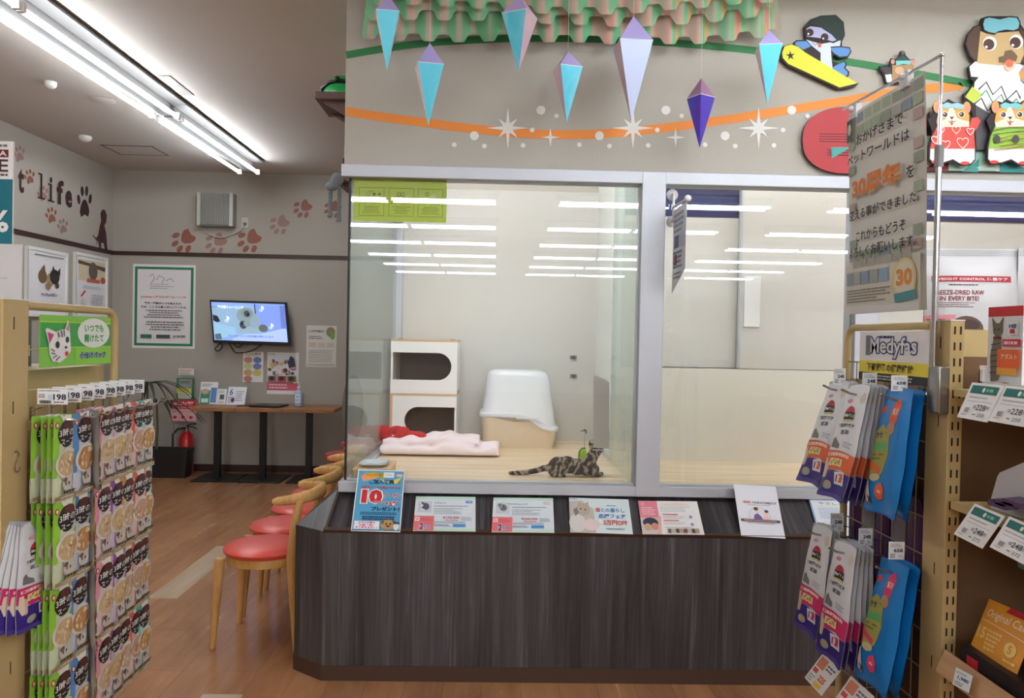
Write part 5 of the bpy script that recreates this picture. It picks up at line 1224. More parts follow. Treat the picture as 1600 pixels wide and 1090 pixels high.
# ------------------------------------------------------------------ cat shelves on the side of the upper wall
BR2 = M((104, 82, 76), .6, name='walnut_board', var=.08)
t = thing('wall_shelf', 'brown bracket shelf carrying the green helmet high on the wall edge', 'shelf', (X0W, 4.3, 2.8))
zs_ = onY(520, 156, 4.25).z; xs0 = onY(501, 160, 4.25).x
mb(BR2).box(xs0, X0W, 4.1, 4.45, zs_ - .04, zs_).build('shelf_board', t, bevel=.006)
for yy in (4.14, 4.38): mb(BR2).prism([(xs0 + .03, yy, zs_ - .04), (X0W, yy, zs_ - .04), (X0W, yy, zs_ - .17), (X0W - .04, yy, zs_ - .16)], (0, .025, 0)).build('bracket', t)
p = V((onY(539, 150, 4.25).x, 4.26, zs_))
t = thing('green_helmet', 'shiny green helmet with black strap on the high wall shelf', 'helmet', p)
b = mb(M((36, 170, 84), .25, name='green_gloss')); b.lathe([(.115, zs_), (.12, zs_ + .03), (.108, zs_ + .08), (.07, zs_ + .115), (.02, zs_ + .13), (.002, zs_ + .131)], 26, (p.x, p.y, 0)); sh_ = b.build('shell', t)
b = mb(BLACK); b.tube([(p.x - .121, p.y, zs_ + .012), (p.x - .114, p.y - .05, zs_ + .05), (p.x - .06, p.y - .10, zs_ + .068), (p.x, p.y - .118, zs_ + .07), (p.x + .06, p.y - .10, zs_ + .068)], .011, 8); b.ball((p.x - .02, p.y - .12, zs_ + .078), .016, 10); b.build('strap', sh_)
t = thing('wall_shelf', 'lower brown wall shelf with cloth and rope toy by the case top', 'shelf', (X0W, 4.3, 2.2))
z2 = onY(540, 281, 4.2).z; xs1 = onY(531, 285, 4.2).x
mb(BR2).box(xs1, X0W, 4.05, 4.4, z2 - .035, z2).build('shelf_board', t, bevel=.005); mb(BR2).prism([(xs1 + .02, 4.1, z2 - .035), (X0W, 4.1, z2 - .035), (X0W, 4.1, z2 - .12)], (0, .025, 0)).build('bracket', t)
b = mb(M((84, 44, 36), .6)).box(xs1 + .03, xs1 + .07, 4.12, 4.18, z2, z2 + .10); b.use(M((230, 220, 180), .6)).box(xs1 + .035, xs1 + .06, 4.13, 4.17, z2 + .10, z2 + .16); tag(b.build('small_figurine'), 'small brown and cream figurine on the lower wall shelf', 'figurine')
ROPE = M((128, 134, 140), .95, name='blue_grey_rope', var=.3, scale=90)
t = thing('rope_toy', 'knotted blue-grey rope toy hanging from the lower wall shelf', 'rope toy', onY(520, 345, 4.0))
b = mb(ROPE); b.ball(onY(527, 280, 4.0), (.035, .03, .035), 12); b.ball(onY(518, 291, 4.0), (.034, .025, .025), 12); b.tube([onY(518, 291, 4.0), onY(530, 283, 4.0), onY(535, 272, 4.0)], .02, 10); b.build('knot', t)
for xx, ya_, yb_ in ((516.5, 294, 338), (530.5, 293, 346)):
    for k in range(3):
        pts = []
        for i in range(22):
            u = i / 21; q = onY(xx - u * 1.0, ya_ + (yb_ - ya_) * u, 4.0); a = u * 16 + k * 2.09; rr_ = .006 if u < .85 else .006 + (u - .85) * .03
            pts.append(q + V((math.cos(a) * rr_, math.sin(a) * rr_, 0)))
        mb(ROPE).tube(pts, .0055, 6).build('braid_strand', t)
# ------------------------------------------------------------------ treat pack and soup pouch designs
def packmesh(band, kind='silver'):
    W_, H_ = 170, 340
    s = Sheet(W_, H_)
    if kind == 'silver':
        for a, b_, c in ((0, 200, M((232, 234, 238), .3, .1)),): s.rect(0, a, W_, b_, c)
        s.rect(0, 0, W_, 10, (190, 192, 198)); s.rect(66, 14, 104, 18, (70, 64, 66)); s.ell(146, 40, 14, 16, (222, 212, 184)); s.ell(60, 52, 17, 7, (236, 180, 190)); s.text('おいしい', 60, 52, 8, (206, 76, 96), w=34)
        s.ell(84, 92, 34, 24, (196, 46, 60), a0=180, a1=360); s.rect(52, 86, 122, 108, (34, 34, 36)); s.text('Medyfas', 87, 97, 14, (236, 236, 232), w=62, bold=.03); s.rect(56, 108, 120, 114, (214, 206, 120))
        s.text('下部尿路の健康', 84, 126, 12, (50, 50, 54), w=104, bold=.02); s.rect(56, 140, 112, 152, (110, 112, 116)); s.text('維持', 84, 146, 9, (236, 236, 236)); s.poly([(20, 192), (22, 168), (34, 160), (44, 172), (70, 182), (74, 196)], (120, 122, 118)); s.fine(96, 174, 150, 192, 3, (150, 154, 190), .4)
        s.rect(0, 262, W_, H_, (54, 34, 128)); s.poly([(0, 200), (W_, 206), (W_, 262), (120, 256), (60, 262), (0, 250)], band)
        s.fine(14, 208, 150, 220, 1, (250, 226, 214), .8, .1); s.rect(42, 226, 116, 248, (238, 226, 150)); s.text('成猫用', 79, 237, 14, (150, 100, 50), w=58, bold=.02)
        s.poly([(8, 226), (26, 224), (34, 256), (30, 284), (18, 286), (6, 262)], (226, 204, 180)); s.poly([(28, 236), (44, 240), (42, 282), (32, 288)], (214, 190, 166))
        s.poly([(92, 266), (146, 258), (152, 296), (100, 300)], (228, 226, 232)); s.poly([(118, 268), (142, 264), (146, 288), (122, 292)], band); s.rect(104, 272, 112, 292, (150, 50, 60)); s.ell(62, 306, 24, 13, (150, 170, 200)); s.ell(62, 304, 16, 8, (196, 170, 90)); s.rect(0, 326, W_, H_, (78, 62, 150))
        base, bk = M((226, 228, 232), .28, .1, name='silver_foil_film'), (190, 192, 198)
    else:
        B = M((22, 128, 206), .28, .05, name='blue_foil_film'); s.rect(0, 0, W_, H_, B); s.rect(0, 0, W_, 12, (34, 110, 186)); s.rect(0, 320, W_, H_, (20, 104, 186)); s.rect(68, 16, 102, 20, (20, 40, 70))
        s.ell(36, 58, 16, 10, (222, 70, 66)); s.poly([(86, 40), (112, 30), (130, 46), (122, 92), (98, 110), (82, 92)], band); s.text('贅沢', 106, 66, 18, (250, 226, 214), w=30); s.ell(96, 112, 22, 17, (196, 150, 112))
        s.poly([(12, 120), (54, 100), (96, 130), (108, 180), (92, 232), (56, 260), (22, 250), (8, 200)], (168, 164, 76)); s.text('ササミ', 50, 130, 18, (44, 60, 110), w=60, bold=.03); s.rect(14, 150, 92, 172, (90, 178, 104)); s.fine(18, 178, 88, 200, 2, (120, 116, 50), .5); s.poly([(10, 200), (80, 222), (76, 236), (8, 214)], band); s.ell(56, 246, 30, 10, (206, 196, 150))
        s.poly([(78, 268), (96, 258), (112, 276), (108, 300), (86, 306), (72, 290)], band); s.text('40g', 92, 284, 12, (250, 230, 220)); s.poly([(6, 262), (22, 250), (44, 290), (52, 318), (30, 312), (10, 290)], (224, 216, 216)); s.poly([(30, 296), (50, 300), (54, 320), (36, 316)], (110, 50, 50))
        base, bk = B, (18, 104, 176)
    def bend(u, v):
        e = min(1, min(u, 1 - u) * 6) ** .6 * min(1, max(0, (v - .05)) * 5) ** .6 * min(1, max(0, (.95 - v)) * 8) ** .5
        return (.006 if kind == 'silver' else .012) * e + .0008 * math.sin(u * 19 + v * 23) * e + .0008
    o = s.build('print', V((-.085, 0, .34)), V((.085, 0, .34)), V((-.085, 0, 0)), base=base, back=bk, bend=bend, grid=(9, 14), eps=.00012)
    me = o.data; off = o.location.copy()
    me.transform(Matrix.Translation(off))
    for v_ in me.vertices:
        t_ = 1 - v_.co.z / .34; v_.co.x *= .80 + .20 * min(1, t_ * 1.6); v_.co.y += .0022 * math.sin(v_.co.x * 46 + t_ * 7) * t_ + .0008 * math.sin(t_ * 21 + v_.co.x * 30); v_.co.z += .004 * math.sin(v_.co.x * 30 + 1)
    me.transform(Matrix.Translation(V((0, 0, -.32)))); bpy.data.objects.remove(o)
    return me   # front faces -Y, hanging hole at the origin
PK_O = packmesh((226, 100, 46)); PK_M = packmesh((206, 40, 104)); PK_BO = packmesh((236, 96, 50), 'blue'); PK_BM = packmesh((226, 60, 110), 'blue')
def hang(me, loc, yaw, tilt, roll, label, group, name='treat_pack', sc=1):
    o = link(name, me, None, loc)
    o.rotation_euler = (Matrix.Rotation(yaw, 3, 'Z') @ Matrix.Rotation(tilt, 3, 'X') @ Matrix.Rotation(roll, 3, 'Y')).to_euler()
    o.scale = (sc, sc, sc)
    return tag(o, label, 'treat pack', group)

def slots(b, X, ys, z0, z1, step, h, w_):
    z = z0
    while z < z1:
        for y in ys: b.box(X[0], X[1], y - w_ / 2, y + w_ / 2, z, z + h)
        z += step
def gondola_frame(name, label, XM, side, Y0, Y1, zt, ytop_px):
    """side: +1 faces +X (aisle to its right), -1 faces -X"""
    t = thing(name, label, 'gondola shelf', (XM - side * .02, (Y0 + Y1) / 2, 0))
    X_in = XM - side * .036; xa, xb = sorted((XM, X_in))
    b = mb(BEIGE).box(xa, xb, Y0 - .1, Y0, 0, zt); 
    b.build('post', t, bevel=.002)
    SL_ = M((60, 40, 28), .7, name='slot_shadow_gap')
    b = mb(M((48, 34, 26), .8, name='slot_interior'))
    z = .05
    while z < zt - .03:
        for k in (.3, .72):
            xc = xa + (xb - xa) * k; b.box(xc - .0022, xc + .0022, Y0 - .1008, Y0 - .099, z, z + .02)
        z += .04
    for zz in (zt - .04, zt - .24, zt - .62, zt - .86, zt - 1.1): b.box(XM - .0005 if side > 0 else XM - .0008, XM + .0008 if side > 0 else XM + .0005, Y0 - .06, Y0 - .057, zz - .03, zz)
    b.build('slot_pattern', t)
    mb(WHITE).box(xa - .001, xb + .001, Y0 - .1, Y0, zt, zt + .003).build('post_cap', t)
    rc = .045; Xc = XM - side * .010
    pts = [V((Xc, Y0, zt - .011)), V((Xc, Y1 - rc, zt - .011))] + [V((Xc, Y1 - rc + rc * math.sin(R(a)), zt - .011 - rc + rc * math.cos(R(a)))) for a in range(15, 91, 15)] + [V((Xc, Y1, .02))]
    mb(BEIGE).tube(pts, .011, 12).build('tube_frame', t)
    WI = BEIGE if side > 0 else M((150, 128, 96), .4, .3)
    zg = [zt - .12 - .10 * i for i in range(14) if zt - .12 - .10 * i > .1]
    b = mb(WI)
    for z in zg: b.tube([(Xc, Y0, z), (Xc, Y1, z)], .0022, 5)
    n = 8
    for i in range(1, n): y = Y0 + (Y1 - Y0) * i / n; b.tube([(Xc - side * .003, y, zg[1] if side > 0 else zg[0]), (Xc - side * .003, y, .1)], .0018, 5)
    b.build('wire_grid', t)
    return t

# ------------------------------------------------------------------ pouch gondola
XM = onY(45, 527, 1.9).x; zT = onX(45, 470, XM).z; YE = onX(184, 527, XM).y
t = gondola_frame('pouch_gondola', 'cream steel end rack hung with soup pouches', XM, 1, 1.9, YE, zT, 470)
zb = onX(100, 577, XM).z
b = mb(BEIGE).box(XM - .55, XM - .05, 1.96, YE + .02, .05, zb); b.build('back_panel', t)
mb(BEIGE).box(XM - .6, XM - .02, 1.9, YE + .02, 0, .05).build('base', t)
# card with the kitten
s = Sheet(110, 80); LGc = (140, 214, 84)
s.rect(0, 0, 110, 80, LGc); s.rect(0, 12, 110, 50, (70, 178, 84)); s.line([(0, 10), (110, 10)], 1, (220, 236, 60)); s.line([(0, 50), (110, 50)], 1, (220, 236, 60)); s.rect(50, 50, 110, 80, (150, 222, 80))
s.ell(80, 27, 27, 25, (246, 250, 246)); s.text('いつでも', 80, 19, 13, (60, 170, 80), w=32, bold=.03); s.text('開けたて', 80, 36, 13, (60, 170, 80), w=32, bold=.03); s.text('小分けパック', 78, 64, 12, (50, 70, 150), w=44, bold=.05, halo=(240, 246, 240))
s.poly([(5, 22), (8, 20), (20, 26), (28, 22), (33, 22), (37, 6), (40, 20), (41, 36), (42, 56), (36, 66), (26, 74), (16, 72), (11, 60), (10, 44)], (250, 250, 250)); s.poly([(8, 26), (17, 30), (11, 44)], (226, 80, 140)); s.poly([(34, 22), (38, 12), (39, 24)], (226, 120, 160))
s.ell(22, 46, 3, 5.5, (50, 44, 46)); s.ell(36, 38, 2.6, 5, (50, 44, 46)); s.ell(34, 50, 2, 2, (60, 40, 40)); s.ell(35, 60, 2.4, 4, (230, 70, 80))
for p_ in (((22, 26), (24, 34)), ((26, 23), (28, 34)), ((30, 23), (31, 33)), ((12, 52), (17, 56)), ((12, 58), (18, 60)), ((14, 66), (20, 62)), ((18, 70), (24, 64))): s.line(list(p_), 1.4, (80, 76, 76))
TL, TR, BL = corners(onX(63, 491, XM + .012), onX(172, 567, XM + .012))
tag(s.build('kitten_sign', TL, TR, BL, base=M(LGc, .3), thick=.002, eps=.0003), 'green sign with a white kitten face clipped on the rack', 'sign')
# goods on the far side seen through the grid
for i, (y_, z_, c) in enumerate(((1.98, zb, (170, 40, 96)), (2.09, zb, (120, 118, 124)))):
    b = mb(M(c, .5)).box(XM - .30, XM - .16, y_, y_ + .09, z_ + .001, z_ + .13); b.use(M((230, 224, 224), .5)).box(XM - .161, XM - .158, y_ + .01, y_ + .08, z_ + .03, z_ + .06)
    tag(b.build('boxed_treats'), ('magenta' if i == 0 else 'grey') + ' carton standing behind the kitten sign', 'carton')
# pouches
def pouchmesh(col, soft, bowl):
    W_, H_ = 95, 210; s = Sheet(W_, H_)
    s.rect(0, 0, W_, H_, soft); s.poly([(0, 0), (95, 0), (95, 22), (40, 30), (20, 70), (14, 150), (0, 150)], col); s.poly([(70, 90), (95, 70), (95, 150), (84, 150)], col); s.poly([(30, 0), (80, 0), (70, 20), (44, 24)], (238, 232, 214))
    s.ell(10, 22, 7, 8, (196, 60, 50)); s.ell(10, 22, 4, 5, (240, 226, 214))
    s.ell(52, 46, 38, 33, (48, 38, 38)); s.ell(60, 24, 20, 12, (96, 50, 44)); s.text('3時の', 52, 42, 20, (246, 246, 242), w=68, bold=.01); s.text('スープ', 54, 64, 16, (246, 246, 242), w=62, bold=.01)
    s.ell(56, 118, 52, 38, (232, 226, 218)); s.ell(58, 120, 44, 31, bowl)
    rg = random.Random(col[0])
    for i in range(14):
        a = rg.random() * 6.28; r_ = rg.random() ** .5; s.ell(58 + 36 * r_ * math.cos(a), 120 + 24 * r_ * math.sin(a), 6, 5, ((232, 206, 160), (214, 170, 120), (240, 226, 190))[i % 3], 8)
    s.ell(50, 168, 24, 18, (220, 214, 208)); s.poly([(30, 160), (28, 146), (44, 154)], (220, 214, 208)); s.poly([(70, 160), (72, 146), (58, 154)], (220, 214, 208)); s.ell(42, 168, 3, 4, (40, 36, 34)); s.ell(58, 168, 3, 4, (40, 36, 34)); s.ell(38, 158, 9, 6, (120, 90, 70))
    s.fine(30, 184, 90, 194, 1, (90, 70, 50), .7, .1); s.rect(0, 196, W_, 205, (176, 150, 96)); s.fine(20, 197, 90, 204, 1, (240, 226, 200), .6, .1); s.rect(0, 205, W_, 210, (210, 206, 198))
    def bend(u, v):
        e = (min(1, min(u, 1 - u) * 5) * min(1, min(v, 1 - v) * 9)) ** .6
        return .005 * e + .001 * math.sin(u * 9 + v * 14)
    o = s.build('print', V((-.0475, 0, 0)), V((.0475, 0, 0)), V((-.0475, 0, -.21)), base=M(soft, .3), back=(170, 166, 160), bend=bend, grid=(6, 10), eps=.0002)
    me = o.data; me.transform(Matrix.Translation(o.location)); bpy.data.objects.remove(o); return me
FLV = [('lime green', (146, 206, 60), (214, 226, 190), (216, 186, 140), 82), ('blue', (92, 146, 206), (206, 214, 226), (200, 150, 96), 110), ('golden', (226, 176, 60), (230, 216, 186), (206, 166, 96), 130),
       ('pink', (236, 160, 182), (238, 214, 216), (222, 196, 160), 149), ('purple', (150, 96, 170), (220, 206, 224), (216, 190, 140), 170), ('tan', (206, 156, 84), (226, 210, 186), (214, 186, 160), 185), ('coral', (226, 104, 92), (234, 206, 196), (210, 170, 150), 203), ('teal', (92, 196, 184), (200, 224, 214), (206, 160, 100), 214)]
Xs = XM + .074; ZH = 1.285
def strip(me, x, y, label, n=4, seed=0, group='soup pouch strips', yaw=0):
    rg = random.Random(seed)
    t = thing('soup_pouch_strip', label, 'pouch strip', (x, y, ZH - .21 * n), group)
    for k in range(n):
        o = link('pouch', me, t, (0 + .004 * math.sin(k * 2 + seed), 0, .21 * n - .21 * k)); o.rotation_euler = (0, R(rg.uniform(-1.2, 1.2)), R(90 + yaw + rg.uniform(-3, 3)))
    return t
hooksY = []
for i, (nm, c, soft, bowl, px) in enumerate(FLV):
    me = pouchmesh(c, soft, bowl); x = Xs - .0025 * i
    y = onX(px, 700, x).y + .0475
    hooksY.append(y)
    strip(me, x, y, nm + ' strip of four soup pouches' + (' nearest the camera, front of its hook' if i == 0 else ' on its own hook of the rack, front one'), seed=i, yaw=38 if i == 2 else 0)
    if i == 0:
        for k in range(3): strip(me, x - .016 * (k + 1), y - .002, 'lime green soup pouch strip, ' + ('second', 'third', 'rearmost')[k] + ' on the nearest hook', seed=20 + k)
    if i == 3:
        for k in range(2): strip(me, x - .018 * (k + 1), y - .012 * (k + 1), 'pink soup pouch strip, ' + ('second', 'third')[k] + ' on its hook, edge showing', seed=30 + k)
pxR = [106, 127.5, 147, 165, 182, 196, 210, 225]; XT = -1.035
for i, px in enumerate(pxR):
    yT = onX(px, 612, XT).y; zc = 1.5 - (619.5 - 514) / 1200 * onX(106, 612, XT).y
    hy = hooksY[i]
    t = thing('display_hook', 'chrome hook holding the %s pouches' % FLV[i][0], 'display hook', (XM, hy, ZH - .01), 'hooks of the pouch rack')
    mb(CHROME).tube([(XM - .006, hy, ZH - .012), (XM + .11, hy, ZH - .012), (XM + .128, hy, ZH + .006)], .0028, 8).build('prong', t)
    mb(CHROME).tube([(XM - .006, hy, ZH + .01), (XM + .06, hy + (yT - hy) * .5, ZH + .03), (XT - .035, yT + .003, zc - .012)], .0014, 6).build('tag_arm', t)
    mb(CHROME).tube([(XM - .006, hy, ZH - .012), (XM - .006, hy, ZH + .02)], .004, 6).build('clip', t)
    s = Sheet(73, 38); s.fine(3, 3, 66, 7, 1, (90, 90, 96), .5, .2); s.rect(26, 14, 36, 26, (196, 222, 240)); s.text('198', 54, 20, 15, (28, 40, 70), w=31, bold=.03); s.fine(40, 30, 68, 35, 1, (90, 90, 96), .6, .2)
    for k in range(12): s.rect(6 + k * 2.4, 28, 7.2 + k * 2.4 + (k % 3) * .3, 36, (60, 60, 66))
    s.fine(5, 12, 22, 22, 2, (120, 120, 126), .5)
    TL = V((XT - .073, yT, zc + .019)); o = s.build('price_tag', TL, TL + V((.073, 0, 0)), TL + V((0, 0, -.038)), base=M('f0f3f6', .3), thick=.0012, eps=.0002)
    tag(o, '198 price tag above the %s pouch strip' % FLV[i][0], 'price tag', 'price tags of the pouch rack')
# S hook and pack bundle on the post
p = onX(26, 721, XM + .004)
b = mb(CHROME); pts = [V((XM + .004, p.y + .011 * math.cos(R(a)) - .002, p.z + .014 + .011 * math.sin(R(a)))) for a in range(170, -60, -20)] + [V((XM + .004, p.y + .004 + .011 * math.cos(R(a)), p.z - .014 + .011 * math.sin(R(a)))) for a in range(120, 380, 20)]
b.tube(pts, .0016, 6); tag(b.build('s_hook'), 'small chrome S-shaped hook on the cream post', 'hook')
lab = ['outermost of the fanned bundle', 'second in the fanned bundle', 'third in the fanned bundle', 'fourth in the fanned bundle', 'innermost of the fanned bundle']
hp = V((XM + .026, 1.888, onY(30, 826, 1.84).z))
for k in range(5):
    hang(PK_M, V((hp.x - .003 * k, hp.y - .004 * k, hp.z - .008)), R(86 - 3 * k), R(-5 + .8 * k), R(7 + 3.2 * k), 'silver and purple treat pack on the post, ' + lab[k], 'fanned packs on the cream post', sc=.74)
b = mb(CHROME).tube([(XM + .0005, 1.888, hp.z), (hp.x + .01, hp.y, hp.z), (hp.x + .018, hp.y, hp.z + .008)], .0025, 8); tag(b.build('display_hook'), 'chrome hook carrying the fanned packs on the post', 'display hook')
# boards on top of the rack
s = Sheet(160, 320); TEAL = (16, 118, 136)
s.rect(0, 118, 160, 320, TEAL); s.rect(60, 26, 150, 50, (110, 22, 40)); s.text('PURINA', 105, 38, 16, (240, 236, 236), w=82, bold=.02); s.text('ONE', 95, 76, 40, (70, 44, 40), w=110); s.fine(60, 100, 150, 110, 1, (90, 70, 60), .6, .05); s.fine(100, 8, 150, 20, 1, (120, 120, 120), .6, .05)
s.text('50%', 90, 250, 70, (244, 246, 246), w=126, bold=.03)
pa, pb = onY(20.5, 221, 1.93), onY(18.5, 381, 1.93); wd = .17
TR = pa; TL = pa + V((-wd, 0, 0)); BL = V((TL.x, TL.y, pb.z))
t = thing('brand_sign', 'white and teal sign board with a percent figure above the rack', 'sign', ((TL.x + TR.x) / 2, 1.93, pb.z))
s.build('sign_face', TL, TR, BL, base=M('f2f2f2', .4), thick=.006, eps=.0003, parent=t)
pc, pd_ = onY(0, 381, 1.925), onY(33, 464, 1.925)
s = Sheet(100, 60); s.fine(4, 18, 70, 22, 1, (190, 190, 196), .4); s.fine(4, 34, 80, 40, 1, (206, 206, 210), .4)
TL, TR, BL = corners((pd_.x - .16, 1.925, pc.z), (pd_.x, 1.925, zT + .004)); s.build('paper_holder', TL, TR, BL, base=M('dedfe2', .4), thick=.004, parent=t)

# ------------------------------------------------------------------ treat gondola
X2 = onY(1450, 527, 2.0).x; zT2 = onX(1453, 502, X2).z; YE2 = onX(1320, 540, X2).y
t = gondola_frame('treat_gondola', 'cream steel rack with hanging treats and side shelves', X2, -1, 2.0, YE2, zT2, 502)
DKB = M((116, 84, 54), .6, name='brown_shelf_panel', var=.06)
mb(M((70, 44, 40), .7, name='dark_rear_board', var=.1)).box(X2 + .07, X2 + .09, 2.02, YE2 + .01, .05, 1.36).build('rear_board', t)
mb(BEIGE).box(X2 + .036, X2 + .50, 1.95, 1.98, 0, zT2 - .02).build('divider_panel', t)
mb(DKB).box(X2 + .036, X2 + .50, 1.945, 1.95, 0, zT2 - .09).build('divider_shaded_face', t)  # one board: lit top beige, shaded lower part painted brown by this sheet
mb(DKB).box(X2 + .48, X2 + .50, .9, 1.945, 0, zT2).build('shelf_back', t)
mb(BEIGE).box(X2 + .02, X2 + .50, 2.0, YE2, 1.375, 1.39).build('top_deck', t)
zsh = [1.395, 1.115, .71]
for i, z in enumerate(zsh): mb(SHELFWOOD if i == 2 else BEIGE).box(X2 + .0, X2 + .48, .95, 1.88, z - .018, z).build('shelf_board', t)
b = mb(SHELFWOOD); b.prism([(X2 - .004, 1.88, .745), (X2 - .026, 1.88, .69), (X2 - .02, 1.88, .686), (X2 + .002, 1.88, .742)], (0, -.95, 0)); b.build('shelf_lip', t)
mb(BEIGE).box(X2, X2 + .5, .95, 1.9, 0, .08).build('base', t)
# purple packs behind the grid
PUR = M((86, 44, 96), .35, name='purple_film', var=.2, scale=30); GRYP = M((140, 132, 146), .35, name='grey_film', var=.15)
for i in range(5):
    y = 2.05 + i * .088; 
    b = mb(PUR if i % 2 == 0 else GRYP); b.grid(lambda u, v, y=y: V((X2 + .03 - .014 * math.sin(math.pi * u) * math.sin(math.pi * v) ** .5 if 0 < v < 1 else X2 + .03, y + .08 * u, .78 + .3 * v)), 6, 8); b.box(X2 + .03, X2 + .034, y, y + .08, .78, 1.08)
    tag(b.build('purple_pouch'), ('purple' if i % 2 == 0 else 'grey') + ' pouch behind the wire grid, %s from the post' % ('first', 'second', 'third', 'fourth', 'fifth')[i], 'pouch', 'pouches behind the wire grid')
# header card
s = Sheet(109, 74); s.rect(0, 44, 109, 62, (238, 222, 60)); s.rect(0, 62, 109, 74, (40, 36, 44)); NV = (36, 50, 110)
s.text('Medyfas', 56, 24, 30, (226, 230, 234), w=74, bold=.02, halo=NV, hw=.06); s.rect(12, 6, 20, 36, (110, 114, 124)); s.fine(36, 6, 56, 11, 1, NV, .7, .1); s.text('下部尿路の健康維持', 52, 53, 12, (70, 60, 40), w=74, bold=.03); s.fine(20, 64, 90, 72, 2, (210, 206, 206), .5, .1)
TL, TR, BL = corners(onX(1344, 518, X2 - .024), onX(1452, 604, X2 - .024))
TR = V((TR.x, onX(1451, 560, X2 - .024).y, TL.z)); TL.z = BL.z + (TL.z - BL.z)
tag(s.build('header_card', TL, TR, V((TL.x, TL.y, onX(1344, 592, X2 - .024).z)), base=M('f0f0f2', .25), thick=.002, eps=.0003), 'white and yellow brand header card at the top of the treat rack', 'sign')
# hanging packs, upper and lower rows
XH = X2 - .07
def row(zh, mA, mB, mC, rowname, cA, xo, tl3):
    for hy, me, n, nm, ti, yaw, xh in ((2.42, mA, 3, cA + ' treat pack', tl3[0], -90, xo[0]), (2.215, mB, 5, cA + ' treat pack', tl3[1], -91, xo[1]), (2.035, mC, 2, 'blue treat pack', tl3[2], -90, xo[2])):
        pos = {2.42: 'on the hook farthest along', 2.215: 'on the middle hook', 2.035: 'on the hook beside the post'}[hy]
        for k in range(n):
            step = .0125 if me not in (PK_BO, PK_BM) else .03
            hang(me, V((xh + step * k, hy, zh)), R(yaw), R(-(ti - 1.6 * k)), R((-1.5, 1, -.5, 1.5, 0)[k]), '%s %s, %s, %s' % (nm, pos, rowname, ('outermost', 'second in', 'third in', 'fourth in', 'innermost')[k]), 'treat packs on the rack')
        t = thing('display_hook', 'steel hook of the ' + nm + 's ' + pos + ', ' + rowname, 'display hook', (X2, hy, zh), 'hooks of the treat rack')
        mb(STEEL).tube([(X2 + .014, hy, zh - .014), (xh - .0, hy, zh - .010), (xh - .025, hy, zh - .005), (xh - .05, hy, zh + .006)], .0034, 8).build('prong', t)
        mb(STEEL).tube([(X2 + .014, hy, zh - .014), (X2 + .014, hy, zh + .03)], .004, 6).build('clip', t)
row(1.362, PK_O, PK_O, PK_BO, 'upper row', 'orange-banded', (1.095, 1.06, 1.085), (17, 14, 9)); row(.898, PK_M, PK_M, PK_BM, 'lower row', 'magenta-banded', (1.055, 1.035, 1.085), (9, 8, 11))
def smalltag(x0, y0, x1, y1, Y, txt, label, red=False):
    TL, TR, BL = corners(onY(x0, y0, Y), onY(x1, y1, Y)); s = Sheet(60, 70)
    s.fine(6, 6, 52, 22, 3, (130, 130, 140), .4); s.text(txt, 36, 34, 15, (40, 56, 90), w=34, bold=.04); s.fine(6, 46, 30, 64, 3, (100, 100, 110), .6); s.fine(36, 50, 54, 62, 2, (140, 140, 150), .4)
    tag(s.build('price_tag', TL, TR, BL, base=M('e9ecee', .3), thick=.0015, eps=.0002), label, 'price tag', 'price tags of the treat rack')
    b = mb(STEEL).tube([(X2 + .01, Y + .01, BL.z + .01), ((TL.x + TR.x) / 2, Y + .004, BL.z + .02)], .0013, 6); tag(b.build('tag_wire'), 'thin wire holding the ' + label, 'wire')
smalltag(1303, 575, 1321, 601, 2.40, '248', 'price tag 248 over the farthest upper packs')
smalltag(1348, 582, 1370, 609, 2.20, '248', 'price tag 248 over the middle upper packs')
smalltag(1393, 586, 1418, 611, 2.02, '658', 'price tag 658 over the upper blue packs')
smalltag(1298, 801, 1318, 830, 2.40, '248', 'price tag 248 over the farthest lower packs')
smalltag(1342, 825, 1363, 852, 2.20, '248', 'price tag 248 over the middle lower packs')
smalltag(1389, 846, 1413, 874, 2.02, '658', 'price tag 658 over the lower blue packs')
for i, (a, b_, c, l) in enumerate((((1286, 1020), (1314, 1047), (1257, 1058), 'white sale card with orange photo below the lower packs'), ((1330, 1055), (1366, 1088), (1300, 1098), 'second white sale card at the frame bottom'))):
    s = Sheet(100, 80); s.rect(6, 6, 44, 34, (226, 140, 110)); s.rect(6, 38, 30, 50, (226, 90, 90)); s.fine(50, 10, 94, 28, 2, (110, 110, 120), .5); s.text('225', 64, 52, 16, (226, 110, 50), w=34, bold=.04); s.rect(44, 64, 80, 76, (246, 206, 90)); s.fine(8, 56, 36, 76, 3, (150, 150, 156), .4)
    XX = X2 - .10; TL, TR = onX(*a, XX), onX(*b_, XX); BL = onX(*c, XX - .04)
    o = s.build('sale_card', TL, TR, BL, base=M('f1efee', .35), thick=.0015, eps=.0002); tag(o, l, 'price card', 'sale cards under the lower packs')
    t_ = mb(STEEL).tube([V((X2 + .014, (TL.y + TR.y) / 2, TL.z)), (TL + TR) / 2 + V((.003, 0, -.004))], .002, 6); tag(t_.build('tag_wire'), 'wire arm holding the ' + l.replace('below the lower packs', ''), 'wire')
